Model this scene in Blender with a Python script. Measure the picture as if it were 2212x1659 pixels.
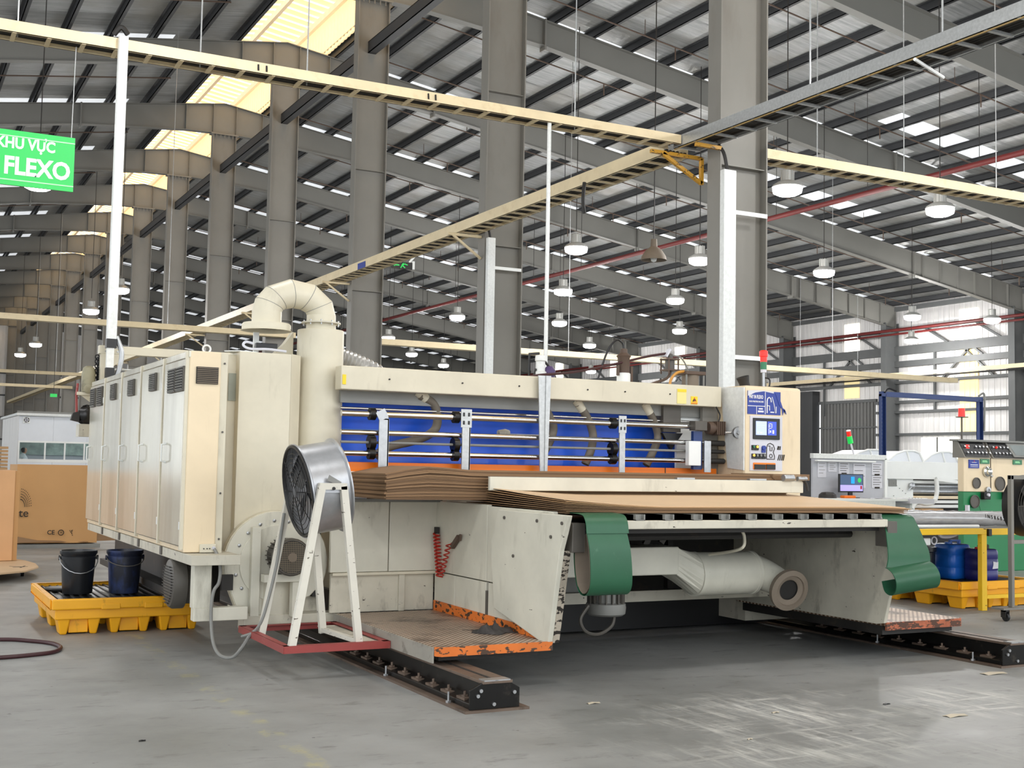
import bpy, math, random
from mathutils import Vector, Matrix
from math import sin, cos, pi, radians
random.seed(7)
for o in list(bpy.data.objects): bpy.data.objects.remove(o)
SC = bpy.context.scene
COL = SC.collection

# ------------------------------------------------------------ camera
def make_camera():
    yaw, pit, rol = radians(27.55), radians(3.84), radians(1.06)
    f = Vector((sin(yaw)*cos(pit), cos(yaw)*cos(pit), sin(pit)))
    r = Vector((cos(yaw), -sin(yaw), 0)); u = r.cross(f)
    r2 = r*cos(rol)+u*sin(rol); u2 = -r*sin(rol)+u*cos(rol)
    cd = bpy.data.cameras.new('camera'); cd.sensor_width = 36; cd.lens = 2640/2212*36
    cd.clip_start = .05; cd.clip_end = 400
    c = bpy.data.objects.new('camera', cd); COL.objects.link(c)
    m = Matrix((r2, u2, -f)).transposed().to_4x4(); m.translation = (0, 0, 1.5)
    c.matrix_world = m; SC.camera = c
make_camera()

# ------------------------------------------------------------ world, lamps' light, added fill, exposure
W = bpy.data.worlds.new('world'); SC.world = W; W.use_nodes = True
bg = W.node_tree.nodes['Background']; bg.inputs[0].default_value = (.93, .97, 1, 1); bg.inputs[1].default_value = 2.9
SC.view_settings.view_transform = 'Standard'; SC.view_settings.look = 'None'
SC.view_settings.gamma = 1; SC.view_settings.use_curve_mapping = False
SC.view_settings.exposure = -.29
LAMP_Z = 7.5
# the lamps the photograph shows (x, y)
LAMPS = [(17.1, 20.2), (21.4, 20.0), (17.0, 28.9), (20.9, 28.5), (25.3, 28.2), (20.8, 36.2), (25.2, 35.8), (20.9, 45.0),
         (25.3, 44.3), (31.0, 43.7), (35.3, 34.4), (38.4, 33.3), (41.6, 40.6), (21.7, 54.5), (26.0, 61.8), (31.2, 51.6),
         (30.5, 67.5), (39.8, 65.6), (2.98, 28.5), (7.7, 52.2), (7.5, 77.2), (7.6, 45.0), (7.5, 69.6)]
# unseen lights without lamp bodies, added to fill the near hall and left roof
LIGHT_ONLY = [(3, 11.2), (-1.6, 20.5), (12.9, 10.8), (17.1, 10.8), (21.4, 10.8), (3, 4.5), (-1.6, 4.5), (7.6, 4.5), (12.9, 4), (17.1, 4),
              (-1.6, 12.5), (3, -3.5), (7.6, -3.5), (12.9, -3.5), (-1.6, -3.5), (-6, 4.5), (-6, -3.5), (-7, 12.5), (-12, 20), (-7, 28), (-12, 36), (-7, 44), (-7, 60)]
def lamp_or_fill_light(x, y, p):
    ld = bpy.data.lights.new('lamp_or_fill_light', 'POINT'); ld.shadow_soft_size = .22; ld.energy = p; ld.color = (1, .985, .965)
    o = bpy.data.objects.new('lamp_or_fill_light', ld); COL.objects.link(o); o.location = (x, y, LAMP_Z-.48)
for x, y in LAMPS:
    lamp_or_fill_light(x, y, 640 if x > 12 else 330)
for x, y in LIGHT_ONLY:
    lamp_or_fill_light(x, y, 270)

# ------------------------------------------------------------ helpers
ORG = {}
def worg(o): return ORG.get(o.name, Vector((0, 0, 0))) if o else Vector((0, 0, 0))
class MB:
    def __init__(s): s.v = []; s.f = []; s.m = []; s.mi = 0; s.sm = []
    def add(s, vs, fs, smooth=False):
        n = len(s.v); s.v += [Vector(p) for p in vs]
        for f in fs: s.f.append([i+n for i in f]); s.m.append(s.mi); s.sm.append(smooth)
        return s
    def box(s, x0, y0, z0, x1, y1, z1):
        return s.add([(x0,y0,z0),(x1,y0,z0),(x1,y1,z0),(x0,y1,z0),(x0,y0,z1),(x1,y0,z1),(x1,y1,z1),(x0,y1,z1)],
                     [(0,3,2,1),(4,5,6,7),(0,1,5,4),(1,2,6,5),(2,3,7,6),(3,0,4,7)])
    def cb(s, c, d): return s.box(c[0]-d[0]/2, c[1]-d[1]/2, c[2]-d[2]/2, c[0]+d[0]/2, c[1]+d[1]/2, c[2]+d[2]/2)
    def bar(s, p, q, w, h, up=(0,0,1)):
        p = Vector(p); q = Vector(q); d = (q-p).normalized(); up = Vector(up)
        a = d.cross(up)
        if a.length < 1e-4: a = d.cross(Vector((0,1,0)))
        a.normalize(); b = a.cross(d).normalized(); a *= w/2; b *= h/2
        return s.add([p-a-b,p+a-b,p+a+b,p-a+b,q-a-b,q+a-b,q+a+b,q-a+b],
                     [(0,1,2,3),(7,6,5,4),(4,5,1,0),(5,6,2,1),(6,7,3,2),(7,4,0,3)])
    def tube(s, pts, r, n=8, caps=True, smooth=True):
        pts = [Vector(p) for p in pts]; k = len(pts); rs = r if isinstance(r, (list, tuple)) else [r]*k
        vs = []; prev = None
        for i, p in enumerate(pts):
            t = ((pts[min(i+1,k-1)]-p).normalized() + (p-pts[max(i-1,0)]).normalized())
            t = t.normalized() if t.length > 1e-6 else Vector((0,0,1))
            if prev is None:
                a = t.cross(Vector((0,0,1)))
                if a.length < .05: a = t.cross(Vector((0,1,0)))
            else: a = prev - t*prev.dot(t)
            a.normalize(); prev = a; b = t.cross(a)
            for j in range(n): vs.append(p + (a*cos(2*pi*j/n) + b*sin(2*pi*j/n))*rs[i])
        fs = [(i*n+j, i*n+(j+1)%n, (i+1)*n+(j+1)%n, (i+1)*n+j) for i in range(k-1) for j in range(n)]
        s.add(vs, fs, smooth)
        if caps:
            s.add(vs[:n], [tuple(reversed(range(n)))]); s.add(vs[-n:], [tuple(range(n))])
        return s
    def cyl(s, p, q, r, r2=None, n=20, caps=True): return s.tube([p, q], [r, r if r2 is None else r2], n, caps)
    def lathe(s, c, ax, prof, n=24, smooth=True, a0=0, a1=2*pi):
        c = Vector(c); ax = Vector(ax).normalized(); a = ax.orthogonal().normalized(); b = ax.cross(a)
        full = abs(a1-a0-2*pi) < 1e-6; m = n if full else n+1; vs = []
        for r, h in prof:
            for j in range(m):
                t = a0+(a1-a0)*j/n; vs.append(c + ax*h + (a*cos(t)+b*sin(t))*r)
        k = len(prof); fs = []
        for i in range(k-1):
            for j in range(n):
                j2 = (j+1) % m; fs.append((i*m+j, i*m+j2, (i+1)*m+j2, (i+1)*m+j))
        return s.add(vs, fs, smooth)
    def torus(s, c, ax, R, r, n=24, m=6):
        c = Vector(c); ax = Vector(ax).normalized(); a = ax.orthogonal().normalized(); b = ax.cross(a)
        pts = [c+(a*cos(2*pi*i/n)+b*sin(2*pi*i/n))*R for i in range(n)]
        vs = []
        for i in range(n):
            d = (pts[i]-c).normalized()
            for j in range(m): vs.append(pts[i]+d*r*cos(2*pi*j/m)+ax*r*sin(2*pi*j/m))
        return s.add(vs, [(i*m+j, ((i+1)%n)*m+j, ((i+1)%n)*m+(j+1)%m, i*m+(j+1)%m) for i in range(n) for j in range(m)], True)
    def prism(s, poly, ax, a, b):
        # poly in the two remaining axes (ax 'x': (y,z); 'y': (x,z); 'z': (x,y))
        def P(u, v, w): return {'x': (w,u,v), 'y': (u,w,v), 'z': (u,v,w)}[ax]
        n = len(poly); vs = [P(u,v,a) for u,v in poly]+[P(u,v,b) for u,v in poly]
        return s.add(vs, [tuple(range(n))[::-1], tuple(range(n,2*n))]+[(i,(i+1)%n,(i+1)%n+n,i+n) for i in range(n)])
    def slab(s, rows, d, smooth=True):
        # rows: grid of points; d: thickness vector
        R = len(rows); Cn = len(rows[0]); d = Vector(d); top = [Vector(p) for r in rows for p in r]; bot = [p-d for p in top]
        q = [(i*Cn+j, i*Cn+j+1, (i+1)*Cn+j+1, (i+1)*Cn+j) for i in range(R-1) for j in range(Cn-1)]
        s.add(top, q, smooth); s.add(bot, [f[::-1] for f in q], smooth)
        edge = [j for j in range(Cn)]+[i*Cn+Cn-1 for i in range(1,R)]+[(R-1)*Cn+j for j in range(Cn-2,-1,-1)]+[i*Cn for i in range(R-2,0,-1)]
        vs = [top[e] for e in edge]+[bot[e] for e in edge]; n = len(edge)
        return s.add(vs, [(i,i+n,(i+1)%n+n,(i+1)%n) for i in range(n)])
    def each(s, name, mats, parent, **k):
        par = list(range(len(s.v)))
        def find(i):
            while par[i] != i: par[i] = par[par[i]]; i = par[i]
            return i
        key = {}
        for i, p in enumerate(s.v):
            q = (round(p.x,5), round(p.y,5), round(p.z,5))
            if q in key: par[find(i)] = find(key[q])
            else: key[q] = i
        for f in s.f:
            for i in f[1:]: par[find(i)] = find(f[0])
        isl = {}
        for n, f in enumerate(s.f): isl.setdefault(find(f[0]), []).append(n)
        out = []
        for fs in isl.values():
            m = MB(); ids = sorted({i for n in fs for i in s.f[n]}); mp = {i: j for j, i in enumerate(ids)}
            m.v = [s.v[i] for i in ids]; m.f = [[mp[i] for i in s.f[n]] for n in fs]; m.m = [s.m[n] for n in fs]; m.sm = [s.sm[n] for n in fs]
            out.append(m.build(name, mats, parent, **k))
        return out
    def xf(s, M, start=0):
        for i in range(start, len(s.v)): s.v[i] = M @ s.v[i]
        return s
    def build(s, name, mats, parent=None, bevel=0, org=None, fix=True):
        if not isinstance(mats, (list, tuple)): mats = [mats]
        if parent is not None: o3 = worg(parent)
        elif org is not None: o3 = Vector(org)
        else:
            xs = [p.x for p in s.v]; ys = [p.y for p in s.v]; zs = [p.z for p in s.v]
            o3 = Vector(((min(xs)+max(xs))/2, (min(ys)+max(ys))/2, min(zs)))
        me = bpy.data.meshes.new(name); me.from_pydata([p-o3 for p in s.v], [], s.f)
        for m in mats: me.materials.append(m)
        me.polygons.foreach_set('material_index', s.m); me.polygons.foreach_set('use_smooth', s.sm); me.update()
        if fix:
            import bmesh
            b = bmesh.new(); b.from_mesh(me); bmesh.ops.remove_doubles(b, verts=b.verts, dist=1e-5)
            bmesh.ops.recalc_face_normals(b, faces=b.faces); b.to_mesh(me); b.free()
            if any(s.sm): me.set_sharp_from_angle(angle=radians(40))
        o = bpy.data.objects.new(name, me); COL.objects.link(o)
        if parent is not None: o.parent = parent; ORG[o.name] = worg(parent)
        else: o.location = o3; ORG[o.name] = o3
        if bevel:
            bv = o.modifiers.new('bevel', 'BEVEL'); bv.width = bevel; bv.segments = 2; bv.limit_method = 'ANGLE'; bv.angle_limit = radians(40)
        return o
def tag(o, label, cat, group=None, kind=None):
    if label: o['label'] = label
    if cat: o['category'] = cat
    if group: o['group'] = group
    if kind: o['kind'] = kind
    return o
def thing(name, loc, label, cat, group=None):
    o = bpy.data.objects.new(name, None); COL.objects.link(o); o.location = loc; o.empty_display_size = .1
    ORG[o.name] = Vector(loc); return tag(o, label, cat, group)
def lab(o, l): o['label'] = l; return o
def kids(o): return [c for c in COL.objects if c.parent == o]
KIDS = {}
def dup(root, loc, label, group=None):
    r = root.copy(); COL.objects.link(r); r.location = loc; r['label'] = label
    if group: r['group'] = group
    if root.name not in KIDS: KIDS[root.name] = [(c, kids(c)) for c in kids(root)]
    for c, gs in KIDS[root.name]:
        d = c.copy(); COL.objects.link(d); d.parent = r
        for g in gs:
            e = g.copy(); COL.objects.link(e); e.parent = d
        if c.name.startswith('hanging_cable'): d.scale.z = (14.73-.15*abs(loc[0]-10.85)-LAMP_Z)/4.4
    return r
def struct(o): o['kind'] = 'structure'; return o
def text(s, size, extr=.001, bold=0, align='CENTER', sx=1):
    c = bpy.data.curves.new('t', 'FONT'); c.body = s; c.size = size; c.extrude = extr; c.offset = bold; c.align_x = align; c.align_y = 'CENTER'
    c.resolution_u = 3
    o = bpy.data.objects.new('t', c); me = bpy.data.meshes.new_from_object(o)
    vs = [Vector((v.co.x*sx, v.co.y, v.co.z)) for v in me.vertices]; fs = [tuple(p.vertices) for p in me.polygons]
    bpy.data.objects.remove(o); bpy.data.curves.remove(c); bpy.data.meshes.remove(me)
    return vs, fs
def put_text(mb, s, size, at, right, up, extr=.001, bold=0, align='CENTER', sx=1):
    vs, fs = text(s, size, extr, bold, align, sx); r = Vector(right).normalized(); u = Vector(up).normalized(); n = r.cross(u); at = Vector(at)
    mb.add([at + r*v.x + u*v.y + n*v.z for v in vs], fs); return mb
def fit_text(mb, s, x0, x1, z0, z1, y, capref='H', extr=.002, bold=.034):
    # letters set to an exact width and capital height on a wall facing -y
    cv, _ = text(capref, 1, .001, bold); ch0 = min(v.y for v in cv); ch1 = max(v.y for v in cv); vs, fs = text(s, 1, .001, bold)
    a, b = min(v.x for v in vs), max(v.x for v in vs); k = (z1-z0)/(ch1-ch0)
    mb.add([(x0+(v.x-a)/(b-a)*(x1-x0), y-(extr if v.z > 0 else 0), z0+(v.y-ch0)*k) for v in vs], fs); return mb
def smoothpath(pts, n=6):
    pts = [Vector(p) for p in pts]; out = []
    for i in range(len(pts)-1):
        p0 = pts[max(i-1,0)]; p1 = pts[i]; p2 = pts[i+1]; p3 = pts[min(i+2,len(pts)-1)]
        for k in range(n):
            t = k/n; out.append(.5*((2*p1)+(p2-p0)*t+(2*p0-5*p1+4*p2-p3)*t*t+(3*p1-p0-3*p2+p3)*t**3))
    return out+[pts[-1]]

# ------------------------------------------------------------ materials
def lin(c): return tuple(((v/255)/12.92 if v/255 <= .04045 else ((v/255+.055)/1.055)**2.4) for v in c)+(1,)
class NT:
    def __init__(s, name):
        s.mat = bpy.data.materials.new(name); s.mat.use_nodes = True; s.t = s.mat.node_tree; s.b = s.t.nodes['Principled BSDF']
    def n(s, ty, **k):
        d = s.t.nodes.new(ty)
        for a, v in k.items(): setattr(d, a, v)
        return d
    def l(s, a, b): s.t.links.new(a, b)
    def pos(s, scale=(1,1,1), rot=(0,0,0)):
        g = s.n('ShaderNodeNewGeometry'); m = s.n('ShaderNodeMapping'); m.inputs['Scale'].default_value = scale; m.inputs['Rotation'].default_value = rot
        s.l(g.outputs['Position'], m.inputs['Vector']); return m.outputs[0]
    def noise(s, vec, sc, det=4, rough=.6):
        d = s.n('ShaderNodeTexNoise'); d.inputs['Scale'].default_value = sc; d.inputs['Detail'].default_value = det; d.inputs['Roughness'].default_value = rough
        s.l(vec, d.inputs['Vector']); return d.outputs[0]
    def ramp(s, fac, a, b, ca=(0,0,0,1), cb=(1,1,1,1)):
        d = s.n('ShaderNodeValToRGB'); e = d.color_ramp.elements; e[0].position = a; e[1].position = b; e[0].color = ca; e[1].color = cb
        s.l(fac, d.inputs[0]); return d.outputs[0]
    def mix(s, fac, a, b, mode='MIX'):
        d = s.n('ShaderNodeMix', data_type='RGBA', blend_type=mode)
        if isinstance(fac, (int, float)): d.inputs[0].default_value = fac
        else: s.l(fac, d.inputs[0])
        for v, i in ((a, 6), (b, 7)):
            if isinstance(v, tuple): d.inputs[i].default_value = v
            else: s.l(v, d.inputs[i])
        return d.outputs[2]
    def math(s, op, a, b=0.):
        d = s.n('ShaderNodeMath', operation=op)
        for v, i in ((a, 0), (b, 1)):
            if isinstance(v, (int, float)): d.inputs[i].default_value = v
            else: s.l(v, d.inputs[i])
        return d.outputs[0]
    def bump(s, h, strength=.3, dist=.01):
        d = s.n('ShaderNodeBump'); d.inputs['Strength'].default_value = strength; d.inputs['Distance'].default_value = dist
        s.l(h, d.inputs['Height']); s.l(d.outputs[0], s.b.inputs['Normal'])
def mat(name, c, rough=.5, metal=0, var=.12, vs=2.5, stretch=(1,1,1), stain=None, chips=None, bump=0, bs=60, emit=0, spec=None, alpha=None, trans=0):
    t = NT(name); c = lin(c); lo = tuple(v*(1-var) for v in c[:3])+(1,); hi = tuple(min(1, v*(1+var)) for v in c[:3])+(1,)
    b = t.b; b.inputs['Roughness'].default_value = rough; b.inputs['Metallic'].default_value = metal
    if var:
        col = t.ramp(t.noise(t.pos(stretch), vs), .3, .7, lo, hi)
        if stain:   # (colour, scale, threshold, amount, stretch)
            sc, ss, th, am, st = stain
            m = t.ramp(t.noise(t.pos(st), ss, 6, .65), th, th+.14)
            col = t.mix(t.math('MULTIPLY', m, am), col, lin(sc))
        if chips:   # (colour, scale, threshold)
            cc, cs, ct = chips
            m = t.ramp(t.noise(t.pos((1,1,2.2)), cs, 3, .55), ct, ct+.03)
            col = t.mix(m, col, lin(cc))
        t.l(col, b.inputs['Base Color'])
    else: b.inputs['Base Color'].default_value = c
    if bump: t.bump(t.noise(t.pos(), bs, 3), bump, .01)
    if emit:
        b.inputs['Emission Color'].default_value = c; b.inputs['Emission Strength'].default_value = emit
    if spec is not None: b.inputs['Specular IOR Level'].default_value = spec
    if trans: b.inputs['Transmission Weight'].default_value = trans
    return t.mat
GR = ((96, 88, 76), 5, .56, .5, (1,1,.25))
M = {}
M['beige'] = mat('beige_paint', (214, 207, 186), .42, var=.07, stain=((150,142,122), 3, .58, .45, (1,1,.22)))
M['beige_worn'] = mat('beige_paint_worn', (212, 209, 194), .45, var=.09, stain=((136,130,114), 4, .58, .4, (1.2,1.2,.3)), chips=((72,64,54), 9, .735))
M['beige_dirty'] = mat('beige_paint_dirty', (200, 195, 179), .5, var=.12, stain=((100,94,80), 5, .55, .6, (1,1,.4)), chips=((58,50,42), 12, .70))
M['ctrl'] = mat('control_cabinet_paint', (232, 213, 180), .4, var=.05, stain=((196,172,140), 4, .56, .5, (1,1,.15)))
M['cab'] = mat('cabinet_paint', (206, 202, 186), .17, .2, var=.06, stain=((160,156,142), 1.2, .5, .5, (1,1,.12)))
M['seam'] = mat('dark_seam', (38, 36, 34), .8, var=.1)
M['black'] = mat('black_plastic', (26, 26, 28), .42, var=.15)
M['rail_brown'] = mat('rusty_rail_steel', (112, 96, 84), .5, .3, var=.2, stain=((58,50,44), 6, .55, .7, (1,1,1)))
M['edge'] = mat('chipped_plate_edge', (176, 166, 150), .55, var=.2, vs=9, chips=((40,34,28), 16, .5))
M['side_grey'] = mat('scraped_grey_side', (158, 154, 144), .5, var=.16, stain=((96,90,80), 8, .54, .6, (1,1,1)))
M['dark'] = mat('dark_steel', (48, 46, 44), .55, .3, var=.2, stain=((86,72,58), 6, .58, .5, (1,1,1)))
M['oily'] = mat('oily_black_steel', (30, 29, 28), .3, .5, var=.25, stain=((90,82,72), 8, .6, .5, (1,1,1)))
M['steel'] = mat('column_grey_paint', (128, 125, 118), .5, var=.07, vs=.8, stain=((112,104,95), 1.5, .55, .4, (1,1,.3)))
M['rafter'] = mat('rafter_grey_paint', (122, 121, 116), .55, var=.06, vs=.5)
M['purlin'] = mat('purlin_dark_grey', (58, 59, 61), .55, var=.06, vs=1)
M['galv'] = mat('galvanised_steel', (186, 188, 188), .36, .55, var=.12, vs=30)
M['zinc'] = mat('white_galvanised_duct', (222, 224, 222), .4, .1, var=.08, vs=25)
M['chrome'] = mat('chrome_steel', (215, 215, 212), .14, 1, var=.05)
M['alu'] = mat('brushed_aluminium', (176, 178, 180), .34, .85, var=.1, vs=20)
M['tray'] = mat('cream_tray_paint', (224, 206, 168), .45, var=.06, stain=((196,170,126), 4, .55, .4, (1,1,1)))
M['cable'] = mat('cable_sheath', (34, 32, 30), .6, var=.25)
M['blue'] = mat('blue_enamel', (28, 92, 222), .3, var=.1, vs=1.5)
M['orange'] = mat('orange_paint', (250, 126, 16), .36, var=.06)
M['orange_worn'] = mat('orange_paint_worn', (220, 116, 40), .5, var=.15, chips=((74,52,36), 15, .54))
M['rusty'] = mat('rusty_orange_edge', (176, 98, 66), .6, var=.3, vs=12, chips=((84,56,42), 15, .5))
M['yellow'] = mat('yellow_plastic', (246, 176, 24), .42, var=.06, stain=((60,44,24), 9, .61, .8, (1.2,1.2,.3)))
M['yellow_paint'] = mat('yellow_paint', (240, 194, 32), .42, var=.07, chips=((110,80,30), 10, .68))
M['green_belt'] = mat('green_conveyor_belt', (36, 90, 62), .42, var=.12, stain=((112,150,120), 6, .6, .5, (1,1,.5)))
M['belt_under'] = mat('belt_underside', (128, 116, 102), .7, var=.12)
M['green_paint'] = mat('green_machine_paint', (32, 124, 74), .36, var=.07)
M['card'] = mat('cardboard', (188, 150, 108), .75, var=.06, vs=1.2)
M['card_top'] = mat('cardboard_pale', (214, 184, 148), .75, var=.06, vs=1)
M['card_dark'] = mat('cardboard_brown', (140, 110, 80), .8, var=.08, vs=1.5)
M['carton'] = mat('carton_brown', (196, 150, 98), .72, var=.06, vs=.9)
M['ink'] = mat('print_ink', (44, 36, 28), .7, var=0)
M['white'] = mat('white_paint', (240, 242, 240), .4, var=.03)
M['panelwhite'] = mat('white_sandwich_panel', (226, 230, 236), .4, var=.02)
M['papers'] = mat('white_paper', (214, 214, 222), .7, var=.04)
M['greyboard'] = mat('grey_partition_board', (186, 188, 196), .6, var=.05)
M['pail_black'] = mat('black_pail_plastic', (30, 32, 36), .3, var=.2, stain=((58,60,66), 6, .58, .4, (1,1,.4)))
M['pail_blue'] = mat('ink_stained_blue_pail', (48, 62, 104), .38, var=.2, stain=((34,36,42), 5, .44, .9, (1,1,.5)))
M['jerry_blue'] = mat('blue_jerrycan_plastic', (22, 98, 196), .33, var=.06)
M['jerry_navy'] = mat('navy_jerrycan_plastic', (42, 44, 118), .33, var=.06)
M['red'] = mat('red_plastic', (206, 40, 40), .35, var=.05)
M['redframe'] = mat('red_oxide_paint', (150, 62, 58), .5, var=.12, stain=((190,170,160), 6, .62, .5, (1,1,1)))
M['redpipe'] = mat('sprinkler_pipe_red', (98, 28, 26), .55, var=.12)
M['rust'] = mat('rust_brown_pipe', (92, 74, 62), .6, var=.15)
M['hose'] = mat('vacuum_hose_grey', (112, 104, 92), .6, var=.12)
M['redcoil'] = mat('red_coil_hose', (176, 44, 30), .35, var=.08)
M['darkred'] = mat('dark_red_hose', (64, 32, 36), .45, var=.15)
M['fanring'] = mat('galvanised_fan_ring', (176, 178, 182), .32, .6, var=.08, vs=14)
M['whiteframe'] = mat('white_frame_paint_worn', (214, 210, 198), .48, var=.08, chips=((94,84,70), 16, .66))
M['motor'] = mat('motor_grey', (92, 88, 82), .5, .2, var=.15)
M['motor_lt'] = mat('motor_pale_grey', (134, 134, 130), .5, .1, var=.1)
M['winch'] = mat('olive_motor_paint', (150, 144, 118), .5, var=.12, stain=((82,76,60), 6, .56, .6, (1,1,1)))
M['bag'] = mat('black_plastic_bag', (30, 29, 30), .3, var=.2)
M['rag'] = mat('ink_stained_rag', (62, 58, 56), .75, var=.35, vs=18)
M['navy'] = mat('navy_poster', (40, 62, 150), .4, var=.06, vs=6)
M['bluesteel'] = mat('blue_rack_steel', (36, 58, 112), .4, var=.1)
M['yel_label'] = mat('yellow_label', (246, 212, 40), .5, var=.03)
M['pale_label'] = mat('pale_yellow_label', (236, 224, 148), .5, var=.03)
M['skin'] = mat('skin', (190, 140, 114), .5, var=.05)
M['hair'] = mat('black_hair', (24, 22, 22), .5, var=.1)
M['shirt'] = mat('white_shirt', (226, 228, 232), .7, var=.03)
M['fluff'] = mat('silver_flex_duct', (178, 176, 172), .35, .5, var=.12, vs=20)
M['lamp_on'] = mat('lamp_glow', (255, 255, 255), .4, var=0, emit=14)
M['lamp_body'] = mat('lamp_housing', (176, 176, 172), .4, .3, var=.05)
M['scr_blue'] = mat('lit_screen_blue', (176, 190, 250), .3, var=0, emit=.75)
M['scr_deep'] = mat('lit_screen_deep_blue', (60, 84, 196), .3, var=0, emit=.6)
M['scr_dark'] = mat('lit_screen_slate', (62, 84, 116), .3, var=0, emit=.7)
M['scr_cyan'] = mat('lit_screen_cyan', (0, 150, 235), .3, var=0, emit=.9)
M['scr_lilac'] = mat('lit_screen_lilac', (170, 160, 226), .3, var=0, emit=.8)
M['scr_grey'] = mat('unlit_screen_grey', (112, 122, 122), .3, var=.04)
M['led_red'] = mat('lit_red_beacon', (235, 36, 24), .3, var=0, emit=.8)
M['led_amber'] = mat('lit_amber', (255, 190, 70), .3, var=0, emit=1.6)
M['led_green'] = mat('lit_green', (30, 190, 80), .3, var=0, emit=.7)
M['greenlens'] = mat('green_lens', (40, 120, 80), .3, var=.05)
M['sign_green'] = mat('green_sign_board', (20, 200, 84), .35, var=.03, vs=1)
M['sign_pale'] = mat('pale_green_line', (176, 246, 184), .4, var=0)
M['sign_white'] = mat('sign_white', (240, 238, 238), .4, var=0)
M['skylight_or_glare'] = mat('daylit_or_glare_sheet', (236, 240, 244), .5, var=0, emit=.9)
M['warm_sheet'] = mat('daylit_yellowed_sheet', (255, 226, 174), .5, var=0, emit=.95)
M['bright_sheet'] = mat('daylit_window_sheet', (255, 252, 236), .5, var=0, emit=2.2)
M['cream_sheet'] = mat('daylit_cream_sheet', (246, 226, 170), .5, var=0, emit=.7)
M['chrome_roll'] = mat('plastic_film_roll', (188, 188, 190), .2, .25, var=.12, vs=9, stretch=(1,4,4))
M['litter'] = mat('paper_scrap', (200, 190, 170), .8, var=.1)
def floor_mat():
    t = NT('concrete_floor'); g = t.pos()
    c = t.ramp(t.noise(t.pos((.35,.35,1)), 1.6, 8, .62), .3, .72, lin((120,121,118)), lin((160,161,160)))
    c = t.mix(t.ramp(t.noise(t.pos((1,2.4,1), (0,0,.5)), 3.2, 8, .7), .56, .75), c, lin((102,102,98)))
    # pale scuffs along two directions, worn into the slab in front of the feeder
    sep = t.n('ShaderNodeSeparateXYZ'); t.l(g, sep.inputs[0]); X, Y = sep.outputs[0], sep.outputs[1]
    def blob(cx, cy, rx, ry):
        a = t.math('DIVIDE', t.math('SUBTRACT', X, cx), rx); b = t.math('DIVIDE', t.math('SUBTRACT', Y, cy), ry)
        d = t.math('ADD', t.math('MULTIPLY', a, a), t.math('MULTIPLY', b, b)); return t.ramp(d, 0., 1., (1,1,1,1), (0,0,0,1))
    area = t.math('ADD', blob(5.2, 6.1, 1.9, .75), blob(4.6, 5.6, 1.2, .9)); area = t.math('MINIMUM', t.math('ADD', area, t.math('MULTIPLY', blob(6.6, 5.2, 1.6, 1.2), .8)), 1.)
    s1 = t.ramp(t.noise(t.pos((5,.7,1), (0,0,.10)), 2.0, 8, .72), .47, .62)
    s2 = t.ramp(t.noise(t.pos((.8,6,1), (0,0,-.12)), 1.6, 8, .72), .52, .64)
    sc = t.math('MULTIPLY', t.math('MULTIPLY', area, t.math('MAXIMUM', s1, s2)), t.ramp(t.noise(t.pos(), 1.1, 5, .65), .42, .6))
    c = t.mix(t.math('MULTIPLY', sc, .95), c, lin((206,206,200)))
    # worn yellow lane line
    ln = t.ramp(t.math('ABSOLUTE', t.math('SUBTRACT', X, 2.04)), .05, .075, (1,1,1,1), (0,0,0,1))
    ln = t.math('MULTIPLY', ln, t.ramp(t.noise(t.pos(), 5, 6, .7), .5, .72)); ln = t.math('MULTIPLY', ln, .6)
    c = t.mix(ln, c, lin((190,180,110)))
    # small dark oil specks
    c = t.mix(t.math('MULTIPLY', t.ramp(t.noise(t.pos(), 11, 2, .5), .74, .78), .7), c, lin((60,58,54)))
    t.l(c, t.b.inputs['Base Color'])
    t.l(t.ramp(t.noise(t.pos((.5,.5,1)), 2.2, 5, .6), .3, .7, (.42,.42,.42,1), (.62,.62,.62,1)), t.b.inputs['Roughness'])
    t.bump(t.noise(t.pos(), 35, 4), .12, .004); return t.mat
M['floor'] = floor_mat()
def tread_mat():
    t = NT('checker_plate'); v = t.pos((1,1,1), (0,0,pi/4))
    w1 = t.n('ShaderNodeTexWave', wave_type='BANDS', bands_direction='X'); w1.inputs['Scale'].default_value = 9; t.l(v, w1.inputs['Vector'])
    w2 = t.n('ShaderNodeTexWave', wave_type='BANDS', bands_direction='Y'); w2.inputs['Scale'].default_value = 9; t.l(v, w2.inputs['Vector'])
    h = t.math('MULTIPLY', w1.outputs[1], w2.outputs[1])
    c = t.ramp(h, .1, .5, lin((128,102,80)), lin((232,216,200)))  # plate colours lightened to suggest shiny highlights
    c = t.mix(t.ramp(t.noise(t.pos(), 3, 6, .65), .5, .68), c, lin((92,76,64)))
    t.l(c, t.b.inputs['Base Color']); t.b.inputs['Metallic'].default_value = .45; t.b.inputs['Roughness'].default_value = .38
    t.bump(h, .8, .006); return t.mat
M['tread'] = tread_mat()
def roof_mat():
    t = NT('foil_lined_roof_sheet')
    c = t.ramp(t.noise(t.pos((.5,7,1)), 1.4, 6, .65), .3, .72, lin((138,140,140)), lin((192,194,194)))
    c = t.mix(t.ramp(t.noise(t.pos((.6,.6,1)), .9, 4), .45, .7), c, lin((152,149,142)))
    w = t.n('ShaderNodeTexWave', wave_type='BANDS', bands_direction='Y'); w.inputs['Scale'].default_value = 1.0; t.l(t.pos(), w.inputs['Vector'])
    t.l(c, t.b.inputs['Base Color']); t.b.inputs['Roughness'].default_value = .42; t.b.inputs['Metallic'].default_value = .3
    t.bump(t.noise(t.pos((1,6,1)), 4, 5), .5, .03); return t.mat
M['roof'] = roof_mat()
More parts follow.
